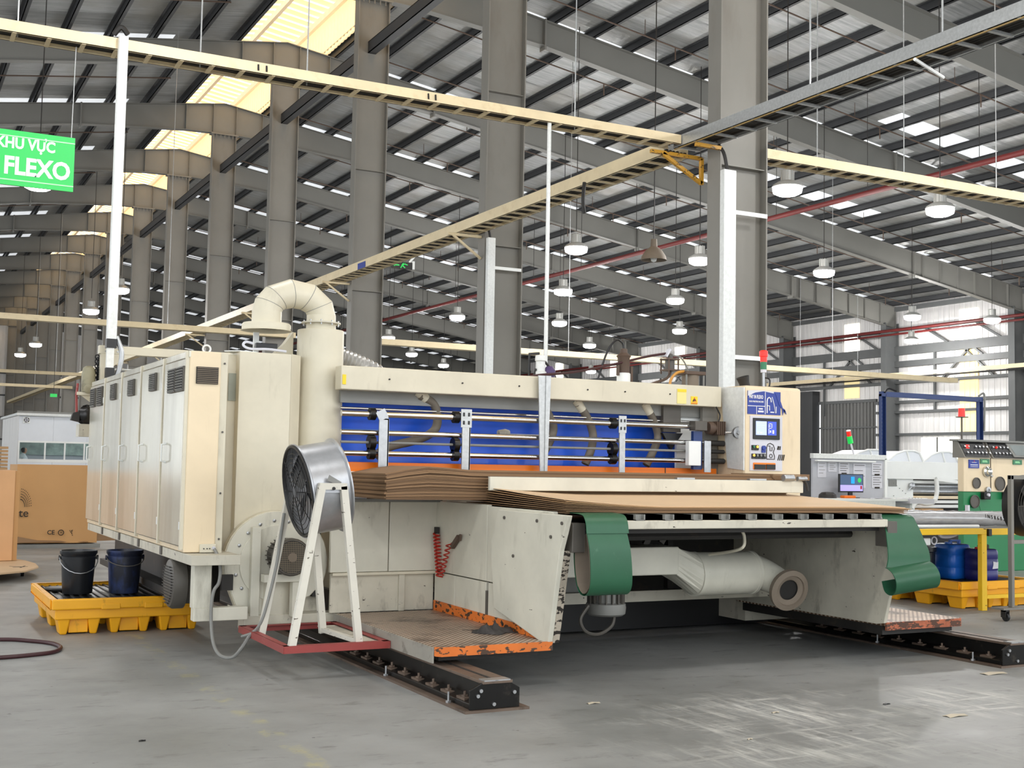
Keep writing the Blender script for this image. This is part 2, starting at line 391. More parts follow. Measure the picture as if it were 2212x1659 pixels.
def mesh_mat(name, c, dark, sc):
    t = NT(name)
    w1 = t.n('ShaderNodeTexWave', wave_type='BANDS', bands_direction='X'); w1.inputs['Scale'].default_value = sc; t.l(t.pos(), w1.inputs['Vector'])
    w2 = t.n('ShaderNodeTexWave', wave_type='BANDS', bands_direction='Z'); w2.inputs['Scale'].default_value = sc; t.l(t.pos(), w2.inputs['Vector'])
    h = t.math('MAXIMUM', w1.outputs[1], w2.outputs[1]); t.l(t.ramp(h, .82, .9, lin(dark), lin(c)), t.b.inputs['Base Color'])
    t.b.inputs['Roughness'].default_value = .5; return t.mat
M['grille'] = mesh_mat('motor_cover_grille', (128,116,96), (36,32,28), 22)
M['wallsheet'] = mat('pale_wall_sheet', (226, 224, 222), .45, .15, var=.08, vs=1.2, stretch=(1,6,.4))
M['doorsheet'] = mat('grey_door_sheet', (112, 112, 110), .5, .1, var=.1, vs=1, stretch=(1,6,.4))
M['girt'] = mat('girt_grey', (92, 94, 94), .5, var=.06)
def glass_mat():
    t = NT('window_glass'); t.b.inputs['Base Color'].default_value = (.75,.85,.85,1); t.b.inputs['Roughness'].default_value = .03
    t.b.inputs['Transmission Weight'].default_value = 1; t.b.inputs['IOR'].default_value = 1.1; return t.mat
M['glass'] = glass_mat()
M['frost'] = mat('clear_polycarbonate', (206, 212, 214), .2, var=0, alpha=None, trans=.75)
# ============================================================ the hall
XR, WX, YB = 10.85, 44.0, 119.6
YF = [13.9+7.5*i for i in range(-4, 15)]
def zroof(x): return 14.75-.15*abs(x-XR)
f = struct(MB().box(-22, -16, -.2, WX, YB, 0).build('floor', M['floor'], org=(0,0,0)))

# roof sheets, left open along the ridge and where daylit strips lie
SKY = {}   # per bay: list of (y0, y1, x0, x1)
ce = MB()
def sheet(mb, x0, x1, y0, y1, dz=0):
    n = 1; a = (x0, zroof(x0)+dz); b = (x1, zroof(x1)+dz)
    mb.add([(a[0],y0,a[1]),(b[0],y0,b[1]),(b[0],y1,b[1]),(a[0],y1,a[1]),(a[0],y0,a[1]+.04),(b[0],y0,b[1]+.04),(b[0],y1,b[1]+.04),(a[0],y1,a[1]+.04)],
           [(0,3,2,1),(4,5,6,7),(0,1,5,4),(1,2,6,5),(2,3,7,6),(3,0,4,7)])
sky = []
for i, y in enumerate(YF):
    y1 = y+7.5
    if y1 > YB+6: continue
    y1 = min(y1, YB)
    sheet(ce, -22, -20, y+.25, y1+.25); sheet(ce, -20, 7.5, y+1.3, y1+.25); sheet(ce, 7.5, 9.5, y+.25, y1+.25)
    if y1 < YB-.1 or True:
        sheet(ce, 12.2, 13.4, y+.25, y1+.25); sheet(ce, 13.4, 24.6, y+1.3, y1+.25); sheet(ce, 24.6, 43.9, y+1.7, y1+.25); sheet(ce, 43.0, 44.2, y+.25, y1+.25)
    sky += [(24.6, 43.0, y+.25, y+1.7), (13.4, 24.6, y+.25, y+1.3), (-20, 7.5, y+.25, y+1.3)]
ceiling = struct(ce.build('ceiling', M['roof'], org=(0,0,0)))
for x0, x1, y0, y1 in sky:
    mb = MB(); sheet(mb, x0, x1, y0, y1, .002); mb.build('skylight_or_glare_strip', M['skylight_or_glare'], ceiling)
# added glowing strips imitating lamp glare on the roof foil, nearer bays
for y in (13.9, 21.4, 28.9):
    mb = MB(); sheet(mb, 27, 33.5, y+5.3, y+6.3, -.012); mb.build('skylight_or_glare_strip', M['skylight_or_glare'], ceiling)
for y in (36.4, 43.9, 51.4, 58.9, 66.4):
    mb = MB(); sheet(mb, -6, -2, y+4.4, y+5.3, -.012); mb.build('skylight_or_glare_strip', M['skylight_or_glare'], ceiling)
# ridge monitor: raised roof with yellowed daylit sheets, ribs showing
mw = MB()
for k in range(int((YB+16)/.3)):
    y = -16+k*.3
    mw.box(9.44, y, 14.45, 9.5, y+.15, 15.75); mw.box(9.42, y+.15, 14.45, 9.48, y+.3, 15.75)
    mw.box(12.2, y, 14.45, 12.26, y+.15, 15.75); mw.box(12.22, y+.15, 14.45, 12.28, y+.3, 15.75)
lab(mw.build('monitor_wall', M['warm_sheet'], ceiling, fix=False), 'yellowed daylit ribbed sheet of the ridge monitor')
mr = MB()
for k in range(int((YB+16)/.25)):
    y = -16+k*.25; d = 0 if k % 2 else .05
    for xa, xb, za, zb in ((9.2, XR, 15.75, 16.0), (XR, 12.5, 16.0, 15.75)):
        mr.add([(xa,y,za+d),(xb,y,zb+d),(xb,y+.25,zb+d),(xa,y+.25,za+d)], [(0,1,2,3)])
lab(mr.build('monitor_roof', M['warm_sheet'], ceiling, fix=False), 'yellowed daylit ribbed sheet over the ridge')
for x, z in ((12.1, 15.62), (9.6, 15.62), (XR, 15.84)):
    MB().box(x-.06, -16, z-.1, x+.06, YB, z+.1).build('monitor_purlin', M['white'], ceiling)
# purlins, one each
pz = MB()
def purlin(x):
    z = zroof(x)-.01; s = 1 if x > XR else -1
    mb = MB(); mb.box(x-.012, -16, z-.21, x+.012, YB, z); mb.box(x-.012, -16, z-.21, x+.1, YB, z-.195); mb.box(x-.09, -16, z-.018, x+.012, YB, z)
    mb.box(x+.085, -16, z-.195, x+.1, YB, z-.175)
    mb.build('purlin', M['purlin'], ceiling, fix=False)
for k in range(27):
    if 1.55+1.25*k < 33.1: purlin(XR+1.55+1.25*k); purlin(XR-1.55-1.25*k)
# tapered portal rafters
def zbot(dx):
    pts = [(0, 13.4), (1.4, 13.36), (5, 14.5-.75-.72), (18, 14.5-2.7-.8), (33.15, 14.5-4.97-1.02)]
    for (a, za), (b, zb) in zip(pts, pts[1:]):
        if dx <= b: return za+(zb-za)*(dx-a)/(b-a)
    return pts[-1][1]
for i, y in enumerate(YF):
    if y < 5: continue
    rb = MB(); DX = [0, 1.4, 5, 18, 33.0]
    for s in (1, -1):
        for a, b in zip(DX, DX[1:]):
            xa, xb = XR+s*a, XR+s*b; ta, tb = 14.5-.15*a, 14.5-.15*b
            rb.prism([(xa, zbot(a)), (xb, zbot(b)), (xb, tb), (xa, ta)], 'y', y-.008, y+.008)
            rb.bar((xa, y, ta), (xb, y, tb), .26, .022); rb.bar((xa, y, zbot(a)), (xb, y, zbot(b)), .26, .022)
    ro = rb.build('rafter', M['rafter'], ceiling, fix=False)
    for s in (1, -1):
        for dx in (5, 18, 26.5):
            zt = 14.5-.15*dx; x = XR+s*dx
            MB().box(x-.025, y-.15, zbot(dx)-.12, x+.025, y+.15, zt+.03).build('splice_plate', M['rafter'], ro)
    st = MB()
    for dx in (.42, 1.4): 
        for s in (1,-1): st.box(XR+s*dx-.008, y-.12, zbot(dx), XR+s*dx+.008, y+.12, 14.48-.15*dx)
    if y > 30:
        for k in range(7):
            dx = 27+k; st.box(XR+dx-.008, y-.12, zbot(dx), XR+dx+.008, y+.12, 14.48-.15*dx)
    st.build('stiffener', M['rafter'], ro)
    fb = MB()
    for k in range(1, 26, 2):
        for s in (1, -1):
            dx = 1.55+1.25*k
            if dx > 33: continue
            x = XR+s*dx; fb.bar((x, y+.1, zbot(dx)+.02), (x, y+.72, zroof(x)-.2), .05, .05)
    fb.build('flange_brace', M['rafter'], ro, fix=False)
# tie beams from column to column
for y in YF:
    if 5 < y < 110:
        mb = MB(); mb.box(XR-.11, y+.02, 11.95, XR-.09, y+7.48, 12.25); mb.box(XR-.11, y+.02, 12.23, XR+.1, y+7.48, 12.25); mb.box(XR-.11, y+.02, 11.95, XR+.1, y+7.48, 11.97)
        mb.build('tie_beam', M['purlin'], ceiling)
# thin sprinkler branch pipes under the purlins and wind rods
for k, y in enumerate(YF):
    if y < 12 or y > 80: continue
    for yo in (1.9, 5.7):
        mb = MB(); n = 12
        mb.tube([(13+30*j/n, y+yo, zroof(13+30*j/n)-.5) for j in range(n+1)], .022, 5)
        for j in range(2, n, 3):
            x = 13+30*j/n; mb.tube([(x, y+yo, zroof(x)-.5), (x, y+yo, zroof(x)-.05)], .012, 4); mb.tube([(x+1, y+yo, zroof(x+1)-.5), (x+1, y+yo, zroof(x+1)-.85)], .02, 5)
        mb.build('sprinkler_branch_pipe', M['rust'], ceiling, fix=False)
    mb = MB(); mb.tube([(8, y+3.2, zroof(8)-.5), (-14, y+3.2, zroof(-14)-.5)], .025, 5); mb.tube([(-10, y+.6, zroof(-10)-.4), (8.5, y+.6, zroof(8.5)-.75), (8.5, y+.6, zroof(8.5)-.45)], .022, 5)
    mb.build('sprinkler_branch_pipe', M['rust'], ceiling, fix=False)

# centre row of steel columns
ORD = ['first', 'second', 'third', 'fourth', 'fifth', 'sixth', 'seventh', 'eighth', 'ninth', 'tenth', 'eleventh', 'twelfth', 'thirteenth', 'fourteenth', 'fifteenth']
XTRA = ['rising behind the white control cabinet', 'behind the middle of the feeder beam', 'rising right of the vent pipe', 'rising behind the vent pipe bend', 'rising behind the electrical cabinets'] 
col0 = None
for i in range(15):
    y = 13.9+7.5*i
    lb = 'grey steel I column, ' + ((ORD[i]+' from the right, ' + XTRA[i]) if i < 5 else (ORD[i]+' from the right in the receding centre row'))
    if col0 is None:
        c = col0 = thing('steel_column', (XR, y, 0), lb, 'column', 'steel columns of the centre row')
        MB().box(XR-.4, y-.008, .03, XR+.4, y+.008, 13.36).build('web', M['steel'], c)
        for s in (-1, 1): MB().box(XR+s*.41-.012, y-.15, .03, XR+s*.41+.012, y+.15, 13.36).build('flange', M['steel'], c)
        for z in (3.1, 5.82, 8.9): MB().box(XR-.4, y-.12, z, XR+.4, y+.12, z+.014).build('stiffener', M['steel'], c)
        MB().box(XR-.55, y-.25, 0, XR+.55, y+.25, .03).build('base_plate', M['steel'], c)
        cp = MB().box(XR-.5, y-.18, 13.33, XR+.5, y+.18, 13.37).build('cap_plate', M['steel'], c)
        b = MB()
        for k in range(7): b.cyl((XR-.45+.15*k, y-.13, 13.22), (XR-.45+.15*k, y-.13, 13.34), .018, n=6)
        b.build('bolt_row', M['steel'], cp)
    else: dup(col0, (XR, y, 0), lb)

# right-hand wall: ribbed sheets between girts, wall columns, daylit strips, doors
Y0W = 20.0
BAYS = [13.9+7.5*i for i in range(1, 14)]
wm = MB(); k = 0; y = Y0W
while y < YB-.01:
    d = 0 if k % 2 else .025
    if 40.0 < y < 42.3 : z0 = 3.2
    elif 45.2 < y < 49.3: z0 = 5.1
    else: z0 = .3
    wm.box(WX+.02+d, y, z0, WX+.05+d, y+.16, 9.7); y += .16; k += 1
wm.box(WX, Y0W, 0, WX+.2, 40.1, .32); wm.box(WX, 42.3, 0, WX+.2, 45.2, .32); wm.box(WX, 49.3, 0, WX+.2, YB, .32)
wall_r = struct(wm.build('wall_right', M['wallsheet'], org=(WX, 60, 0), fix=False))
for z, h in ((9.35, .2), (8.35, .16), (7.2, .42), (6.62, .28), (5.8, .14), (4.85, .14), (4.38, .12), (3.3, .12), (1.2, .12)):
    mb = MB()
    segs = [(Y0W, YB)] if z > 5 else [(Y0W, 40.0), (42.4, 45.2), (49.4, YB)] if z < 3.25 else [(Y0W, 45.2), (49.4, YB)]
    for a, b in segs: mb.box(WX-.16, a, z, WX+.0, b, z+h)
    mb.build('girt', M['girt'], wall_r)
for y in YF:
    if y < Y0W: continue
    x = WX-.45; c = MB().box(x-.4, y-.008, 0, x+.4, y+.008, 8.6)
    for s in (-1, 1): c.box(x+s*.41-.012, y-.17, 0, x+s*.41+.012, y+.17, 8.75)
    c.build('wall_column', M['girt'], wall_r)
    mb = MB()
    for a, b, za, zb in ((2.2, 2.7, 6.9, 7.25), (1.6, 3.2, 5.9, 7.2), (4.6, 3.0, 5.9, 7.2), (1.2, 2.6, 7.6, 8.4), (4.2, 5.6, 7.6, 8.4)):
        mb.bar((WX-.1, y+a, za), (WX-.1, y+b, zb), .09, .09)
    mb.bar((WX-.1, y+5.0, 4.4), (WX-.1, y+5.0, 7.2), .1, .1)
    if y < 112: mb.build('brace', M['girt'], wall_r)
n = 0
for y in BAYS:
    a, b = y+2.55, y+3.6; n += 1
    struct(MB().box(WX-.02, a, 7.62, WX+.01, b, 9.05).build('window_%d' % n, M['bright_sheet']))
    n += 1
    lo = 3.45 if 36 < y < 37 else 5.25
    mt = M['cream_sheet'] if y < 46 else M['bright_sheet']
    if lo > 5:
        o = struct(MB().box(WX-.02, a, lo, WX+.01, b, 6.6).build('window_%d' % n, mt))
    else:
        mb = MB()
        for q in range(7): mb.box(WX-.02-(.03 if q % 2 else 0), a+.15*q, lo, WX+.01, a+.15*q+.15, 7.18)
        o = struct(mb.build('window_%d' % n, mt, fix=False))
d1 = MB(); y = 45.3; k = 0
while y < 49.2: d1.box(WX-.02-(.05 if k % 2 else 0), y, .05, WX+.02, y+.12, 5.0); y += .12; k += 1
door1 = struct(d1.build('door_1', M['doorsheet'], fix=False))
MB().box(WX-.12, 45.2, 3.72, WX-.06, 49.3, 3.8).build('door_rail', M['girt'], door1)
MB().box(WX-.1, 45.2, 5.0, WX+.02, 49.4, 5.15).build('door_head', M['girt'], door1)
door2 = struct(MB().box(WX-.02, 40.1, .05, WX+.01, 42.28, 3.18).build('door_2', M['bright_sheet']))
MB().box(WX-.06, 41.3, 0, WX-.01, 41.36, 3.2).build('mullion', M['girt'], door2)
MB().box(WX-.5, 49.35, 0, WX-.02, 50.35, 5.7).build('dark_door_box', M['purlin'], wall_r)  # dark box filling the strip beside the door
# far gable wall
wb = MB()
k = 0; x = -22
while x < WX: wb.box(x, YB+(.0 if k % 2 else .06), 0, x+.25, YB+.1, zroof(x)); x += .25; k += 1
wall_b = struct(wb.build('wall_back', M['wallsheet'], org=(10, YB, 0), fix=False))
for z in (1.2, 3, 5, 7, 9): MB().box(-22, YB-.15, z, WX, YB, z+.15).build('girt', M['girt'], wall_b)
for k in range(6): MB().box(-15+7*k, YB-.5, 0, -14.7+7*k, YB-.12, zroof(-15+7*k)-.3).build('wall_column', M['girt'], wall_b)
for k, x in enumerate((-.6, 3.2, 5.4, 8.2)): struct(MB().box(x, YB-.17, 5.3, x+1, YB-.155, 6.8).build('window_%d' % (40+k), M['cream_sheet']))

# ============================================================ overhead services
def tray_x(x0, x1, y, z, w, h, pitch, m, label, hang=()):
    t = thing('cable_tray', ((x0+x1)/2, y, z), label, 'cable tray')
    for yy in (y, y+w): 
        mb = MB(); mb.box(x0, yy-.006, z, x1, yy+.006, z+h); mb.box(x0, yy-.006 if yy == y else yy-.03, z, x1, yy+.03 if yy == y else yy+.006, z+.006); mb.build('side_rail', m, t)
    k = 0; x = x0+.2
    while x < x1-.05: MB().box(x-.022, y, z-.006, x+.022, y+w, z+.022).build('rung', m, t); x += pitch
    for q in range(5):
        yy = y+.045+(w-.09)*q/4
        MB().tube([(x0+(x1-x0)*j/10, yy+random.uniform(-.012,.012), z+.05+random.uniform(0,.015)) for j in range(11)], .022, 6).build('cable', M['cable'], t)
    return t
def tray_y(y0, y1, x, z, w, h, pitch, m, label, near=1e9):
    t = thing('cable_tray', (x+w/2, (y0+y1)/2, z), label, 'cable tray')
    for xx in (x, x+w): 
        mb = MB(); mb.box(xx-.006, y0, z, xx+.006, y1, z+h); mb.box(xx-.006 if xx == x else xx-.03, y0, z, xx+.03 if xx == x else xx+.006, y1, z+.006); mb.build('side_rail', m, t)
    y = y0+.15; far = MB()
    while y < y1-.05:
        if y < near: MB().box(x, y-.022, z-.006, x+w, y+.022, z+.022).build('rung', m, t)
        else: far.box(x, y-.022, z+.005, x+w, y+.022, z+.03)
        y += pitch
    if far.v: far.build('rung_run', m, t, fix=False)['kind'] = 'stuff'
    for q in range(6):
        xx = x+.05+(w-.1)*q/5; n = int((y1-y0)/1.2)+2
        MB().tube([(xx+random.uniform(-.015,.015), y0+(y1-y0)*j/(n-1), z+.05+random.uniform(0,.02)) for j in range(n)], .024, 6).build('cable', M['cable'], t)
    return t
ta = tray_x(-1.2, 9.96, 14.05, 6.1, .32, .13, .36, M['tray'], 'cream ladder cable tray crossing above the sign from the left')
for x in (3.9, 6.1): 
    for dx in (-.05, .05): MB().tube([(x+dx, 14.03, 6.13), (x+dx, 14.04, 6.2)], .012, 6).each('bolt', M['dark'], ta)
for x in (1.2, 3.2, 4.5, 8.3): MB().tube([(x, 14.2, 6.1), (x, 14.2, zroof(x)-.2)], .009, 5).build('hanger_rod', M['galv'], ta)
tb = tray_x(11.35, 24, 14.05, 6.1, .34, .15, .3, M['tray'], 'cream ladder cable tray running right behind first column')
for x in (12.6, 14.4, 16.5, 18.4): MB().tube([(x, 14.2, 6.1), (x, 14.2, zroof(x)-.2)], .009, 5).build('hanger_rod', M['galv'], tb)
tc = tray_y(5.2, 14.25, 9.98, 6.08, .4, .16, .42, M['galv'], 'grey galvanised ladder cable tray rising to upper right corner')
for y in (7.6, 9.3, 11.4): MB().tube([(10.0, y, 6.1), (10.0, y, zroof(10)-.4)], .012, 5).build('hanger_rod', M['galv'], tc)
ochre = mat('ochre_bracket_paint', (196, 144, 40), .5, chips=((70,54,36), 14, .6))
for p, q in (((10.43, 14.2, 5.98), (9.55, 14.2, 5.98)), ((10.43, 14.2, 5.98), (10.43, 14.2, 5.6)), ((10.43, 14.2, 5.62), (9.75, 14.2, 5.97)), ((9.96, 13.7, 6.02), (10.4, 13.7, 6.02))):
    lab(MB().bar(p, q, .05, .05).build('bracket', ochre, tc), 'ochre yellow angle bracket')
MB().box(9.985, 5.2, 6.062, 10.0, 14.25, 6.078).build('edge_strip', mat('dull_ochre', (150,124,74), .5), tc)
MB().tube([(9.9, 9.6, 6.02), (10.6, 9.85, 6.0)], .02, 6).build('fluorescent_tube', M['white'], tc)
td = tray_y(14.5, 112, 9.98, 6.05, .42, .2, .36, M['tray'], 'long cream ladder cable tray receding along the column row', near=60)
for i in range(1, 8):
    y = 13.9+7.5*i
    mb = MB(); mb.bar((10.42, y, 5.98), (9.7, y, 5.98), .05, .05); mb.bar((10.42, y, 5.55), (9.8, y, 5.97), .04, .04); mb.build('bracket', M['tray'], td)
MB().box(9.965, 26.6, 6.06, 9.972, 27.1, 6.2).build('name_plate', M['navy'], td)
MB().tube(smoothpath([(9.9, 16.6, 6.05), (9.88, 16.6, 5.75), (9.92, 16.62, 5.55)]), .03, 6).build('loose_cable_end', M['cable'], td)
def runner(x0, x1, y, z, label):
    t = thing('cable_tray', ((x0+x1)/2, y, z), label, 'cable tray'); 
    mb = MB(); mb.box(x0, y-.01, z, x1, y+.01, z+.16); mb.box(x0, y, z, x1, y+.3, z+.012); mb.box(x0, y+.29, z, x1, y+.31, z+.16); mb.build('trough', M['tray'], t)
    MB().tube([(x0, y+.15, z+.06), (x1, y+.15, z+.06)], .03, 6).build('cable', M['cable'], t)
    for x in (x0+(x1-x0)*.3, x0+(x1-x0)*.75): MB().tube([(x, y+.15, z), (x, y+.15, zroof(x)-.02)], .009, 5).build('hanger_rod', M['galv'], t)
    return t
runner(-4, 11.3, 36, 5.28, 'cream trunking crossing low behind the white post')
runner(2, 10.2, 66, 5.72, 'upper of two far trunkings above the office roof')
runner(2, 10.2, 75, 5.52, 'lower of two far trunkings above the office roof')
runner(11.3, 34, 31, 4.74, 'cream trunking crossing behind feeder pumps to the right')
runner(35.4, 43.2, 43.5, 6.08, 'cream trunking from the control cabinet towards wall columns')
t = thing('cable_tray', (43.1, 40, 6.1), 'long cream trunking fixed along the right wall columns', 'cable tray')
MB().box(42.98, 22, 6.08, 43.06, 53, 6.26).build('trough', M['tray'], t); MB().tube([(43.02, 22, 6.02), (43.02, 53, 6.02)], .04, 6).build('cable', M['cable'], t)
p = thing('sprinkler_main_pipe', (24.95, 40, 9.5), 'thick red sprinkler main under the roof behind the round lamps', 'pipe')
MB().tube([(24.95, 16, 9.5), (24.95, 110, 9.5)], .08, 10).build('pipe_run', M['redpipe'], p)
mb = MB()
for y in range(18, 108, 4): mb.tube([(24.95, y, 9.5), (24.95, y, zroof(24.95)-.2)], .012, 4)
mb.each('hanger_rod', M['dark'], p)
p = thing('sprinkler_wall_pipe', (43.5, 40, 8.35), 'red sprinkler pipe running along the top of right wall', 'pipe')
MB().tube([(43.05, 22, 8.32), (43.05, 100, 8.32)], .07, 8).build('pipe_run', M['redpipe'], p); MB().tube([(43.07, 22, 8.12), (43.07, 100, 8.12)], .05, 8).build('thin_pipe', M['redpipe'], p)
# hanging lamps
def lampname(i):
    L = ['large round white high bay lamp hanging right of the first column', 'round high bay lamp hanging under the right cream cable tray', 'bright high bay lamp between the second and first columns',
         'high bay lamp just left of the first column', 'bright high bay lamp over the right hand rafter', 'second lamp down just right of the thin hanging pipe', 'high bay lamp left of first column, second row',
         'small high bay lamp just left of the second column', 'third lamp down, beside the thin hanging pipe', 'small high bay lamp low and left of the first column', 'high bay lamp in front of right wall, left of bright strip',
         'high bay lamp in front of right wall, right of bright strip', 'high bay lamp lowest in front of the right wall column', 'high bay lamp low right of the third column', 'small high bay lamp low between third and second columns',
         'small high bay lamp over the feeder pumps', 'tiny high bay lamp just above the feeder beam left of second column', 'tiny high bay lamp just above the feeder beam pumps', 'white high bay lamp glowing below the green sign',
         'bright high bay lamp left of the white post', 'high bay lamp at far left above the office', 'high bay lamp half hidden behind right edge of white post', 'small round lamp below the bright one left of the white post']
    return L[i]
lp0 = None
for i, (x, y) in enumerate(LAMPS):
    if lp0 is None:
        z = LAMP_Z; lp0 = thing('high_bay_lamp', (x, y, z), lampname(i), 'lamp', 'hanging high bay lamps')
        MB().lathe((x,y,z), (0,0,1), [(.0,.42),(.13,.42),(.13,.2),(.2,.18),(.31,.11),(.33,.07),(.32,.06),(.3,.1),(.0,.1)], 20).build('housing', M['lamp_body'], lp0)
        fn = MB()
        for k in range(12):
            a = 2*pi*k/12; fn.bar((x+.1*cos(a), y+.1*sin(a), z+.2), (x+.1*cos(a), y+.1*sin(a), z+.44), .012, .09, (cos(a), sin(a), 0))
        fn.build('cooling_fin', M['lamp_body'], lp0)
        MB().lathe((x,y,z), (0,0,1), [(.31,.09),(.318,.02),(.30,-.06),(.2,-.11),(0,-.13)], 20).build('diffuser', M['lamp_on'], lp0)
        MB().tube([(x,y,z+.36),(x,y,z+4.4)], .012, 5).build('hanging_cable', M['dark'], lp0)
    else: dup(lp0, (x, y, LAMP_Z), lampname(i))
# one unlit bell lamp
t = thing('bell_lamp', (12.9, 20.5, 6.2), 'unlit dusty bell shaped pendant lamp left of first column', 'lamp')
x, y, z = 13.55, 20.0, 5.62; t.location = (x, y, z); ORG[t.name] = Vector((x, y, z))
MB().lathe((x,y,z), (0,0,1), [(.26,0),(.24,.08),(.16,.2),(.07,.27),(.06,.42),(.0,.43)], 20).build('shade', M['belt_under'], t)
MB().lathe((x,y,z), (0,0,1), [(.0,-.04),(.05,-.02),(.07,.05),(.04,.13)], 12).build('bulb', M['white'], t)
MB().tube([(x,y,z+.43),(x,y,z+7)], .012, 5).build('hanging_cable', M['dark'], t)
# conduit posts
t = thing('cable_post', (2.29, 14, 2.3), 'tall white cable post standing at the far end of electrical cabinets', 'post')
MB().box(2.24, 13.95, 2.8, 2.34, 14.05, 6.24).build('duct_cover', M['zinc'], t, bevel=.006)
MB().box(2.245, 13.96, 2.5, 2.32, 14.03, 2.74).build('lower_cover', M['zinc'], t)
MB().box(2.235, 13.945, 2.72, 2.345, 14.055, 2.82).build('black_strap', M['black'], t); MB().box(2.24, 13.95, 2.3, 2.33, 14.04, 2.5).build('black_strap', M['black'], t)
MB().tube(smoothpath([(2.34, 13.98, 2.85), (2.4, 13.97, 2.68), (2.39, 13.97, 2.52), (2.35, 13.97, 2.38)]), .028, 8).build('flexible_conduit', M['alu'], t)
MB().tube(smoothpath([(2.2, 14.1, 6.28), (2.27, 14.05, 6.36), (2.35, 14.08, 6.3)]), .03, 6).build('cable_bundle', M['cable'], t)
for (x0, x1, y, za, zb, lb) in ((10.37, 10.58, 13.68, 2.3, 5.7, 'white galvanised cable duct fixed to the first column'), (10.42, 10.58, 21.18, 2.3, 5.93, 'white galvanised cable duct fixed to the second column')):
    t = thing('cable_duct', ((x0+x1)/2, y, za), lb, 'cable duct')
    MB().box(x0, y-.1, za, x1, y, zb).build('duct_cover', M['zinc'], t, bevel=.006)
    for z in (zb-.6, 3.05): MB().box(x1, y-.02, z, x1+.62, y, z+.06).build('fixing_bar', M['white'], t)
    MB().tube(smoothpath([((x0+x1)/2, y-.03, zb), ((x0+x1)/2-.06, y-.02, zb+.25), ((x0+x1)/2-.1, y+.1, zb+.42)]), .025, 6).build('cable', M['cable'], t)
t = MB().tube([(7.85, 14.1, 2.2), (7.85, 14.1, 6.12)], .028, 8).build('drop_pipe', M['zinc']); tag(t, 'thin pale pipe dropping from the cream tray to the feeder', 'pipe')
# exit sign hanging by the third column
t = thing('exit_sign', (11.6, 28.6, 6.5), 'small green lit exit sign beside the third column', 'sign')
MB().box(11.42, 28.58, 6.44, 11.98, 28.62, 6.62).build('box', M['dark'], t)
mb = MB(); mb.box(11.46, 28.565, 6.515, 11.62, 28.58, 6.545); mb.prism([(11.43, 6.53), (11.5, 6.49), (11.5, 6.57)], 'y', 28.565, 28.58)
mb.lathe((11.76, 28.575, 6.595), (0,1,0), [(.022,-.008),(.022,.005)], 10); mb.bar((11.74, 28.575, 6.58), (11.7, 28.575, 6.52), .014, .05, (1,0,0)); mb.bar((11.7, 28.575, 6.53), (11.78, 28.575, 6.47), .014, .025, (1,0,0)); mb.bar((11.7, 28.575, 6.53), (11.66, 28.575, 6.46), .014, .025, (1,0,0)); mb.bar((11.76, 28.575, 6.57), (11.85, 28.575, 6.55), .014, .025, (1,0,0))
mb.build('arrow_and_runner', M['led_green'], t)
MB().bar((11.44, 28.6, 6.6), (11.285, 28.76, 6.6), .03, .03).build('wall_arm', M['dark'], t)
mb = MB(); mb.bar((11.9, 28.6, 6.62), (12.05, 28.6, 6.8), .03, .05); mb.box(11.98, 28.56, 6.45, 12.04, 28.63, 6.66); mb.build('bracket', M['white'], t)
# hanging area sign
t = thing('area_sign', (1.35, 14.15, 4.44), 'green hanging sign lettered in white at the left edge', 'sign')
sl = .0
MB().box(.82, 14.13, 4.44, 1.84, 14.16, 5.045).build('board', M['sign_green'], t)
mb = MB(); mb.box(.82, 14.126, 4.972, 1.84, 14.13, 4.985); mb.box(.82, 14.126, 4.492, 1.84, 14.13, 4.505); mb.build('border_line', M['sign_pale'], t)
mb = MB(); fit_text(mb, 'KHU VỰC', 1.035, 1.635, 4.845, 4.968, 14.129); mb.build('upper_lettering', M['sign_white'], t, fix=False)
mb = MB(); fit_text(mb, 'FLEXO', 1.125, 1.80, 4.558, 4.758, 14.129); fit_text(mb, 'IN', .9, 1.045, 4.558, 4.758, 14.129); mb.build('lower_lettering', M['sign_white'], t, fix=False)
for x in (.86, 1.8): MB().tube([(x, 14.14, 5.02), (x+.01, 14.14, 6.08)], .005, 4).build('hanging_wire', M['galv'], t)
# ============================================================ the printing machine's feeder
XL, XRT = 4.22, 7.24
fe = thing('sheet_feeder', (5.75, 8.3, .25), 'cream carton sheet feeder with step platforms and green belts over floor rails', 'machine')
# near side plate (its front piece stands proud) and panels behind it
def profile(mb, prof, x0, x1): mb.prism(prof, 'x', x0, x1)
mb = MB(); profile(mb, [(7.13,1.175),(7.18,1.05),(7.23,.94),(7.375,.30),(7.45,.285),(8.2,.44),(8.28,.9),(8.16,1.175)], 4.16, 4.20); o = mb.build('side_plate', M['beige_worn'], fe, bevel=.006)
mb = MB(); mb.prism([(7.235,.93),(7.375,.295),(7.40,.295),(7.26,.93)], 'x', 4.199, 4.25); lab(mb.build('plate_edge', M['edge'], fe), 'chipped front edge of side plate')
b = MB()
for y, z in ((7.2,1.12),(7.55,1.12),(8.05,1.12),(7.9,.85),(7.35,1.02)): b.cyl((4.165,y,z),(4.15,y,z),.012,n=8)
b.each('bolt', M['motor'], o)
MB().box(4.2, 8.42, .62, 4.24, 9.38, 1.2).build('side_panel', M['beige_worn'], fe, bevel=.004)
MB().box(4.2, 7.4, .62, 4.24, 8.412, 1.19).build('side_panel', M['beige_worn'], fe, bevel=.004)
MB().box(4.2, 8.98, .3, 4.24, 9.38, .612).build('side_panel', M['beige_worn'], fe, bevel=.004)
MB().box(4.2, 8.42, .3, 4.236, 8.972, .612).build('access_panel', M['beige_worn'], fe, bevel=.004)
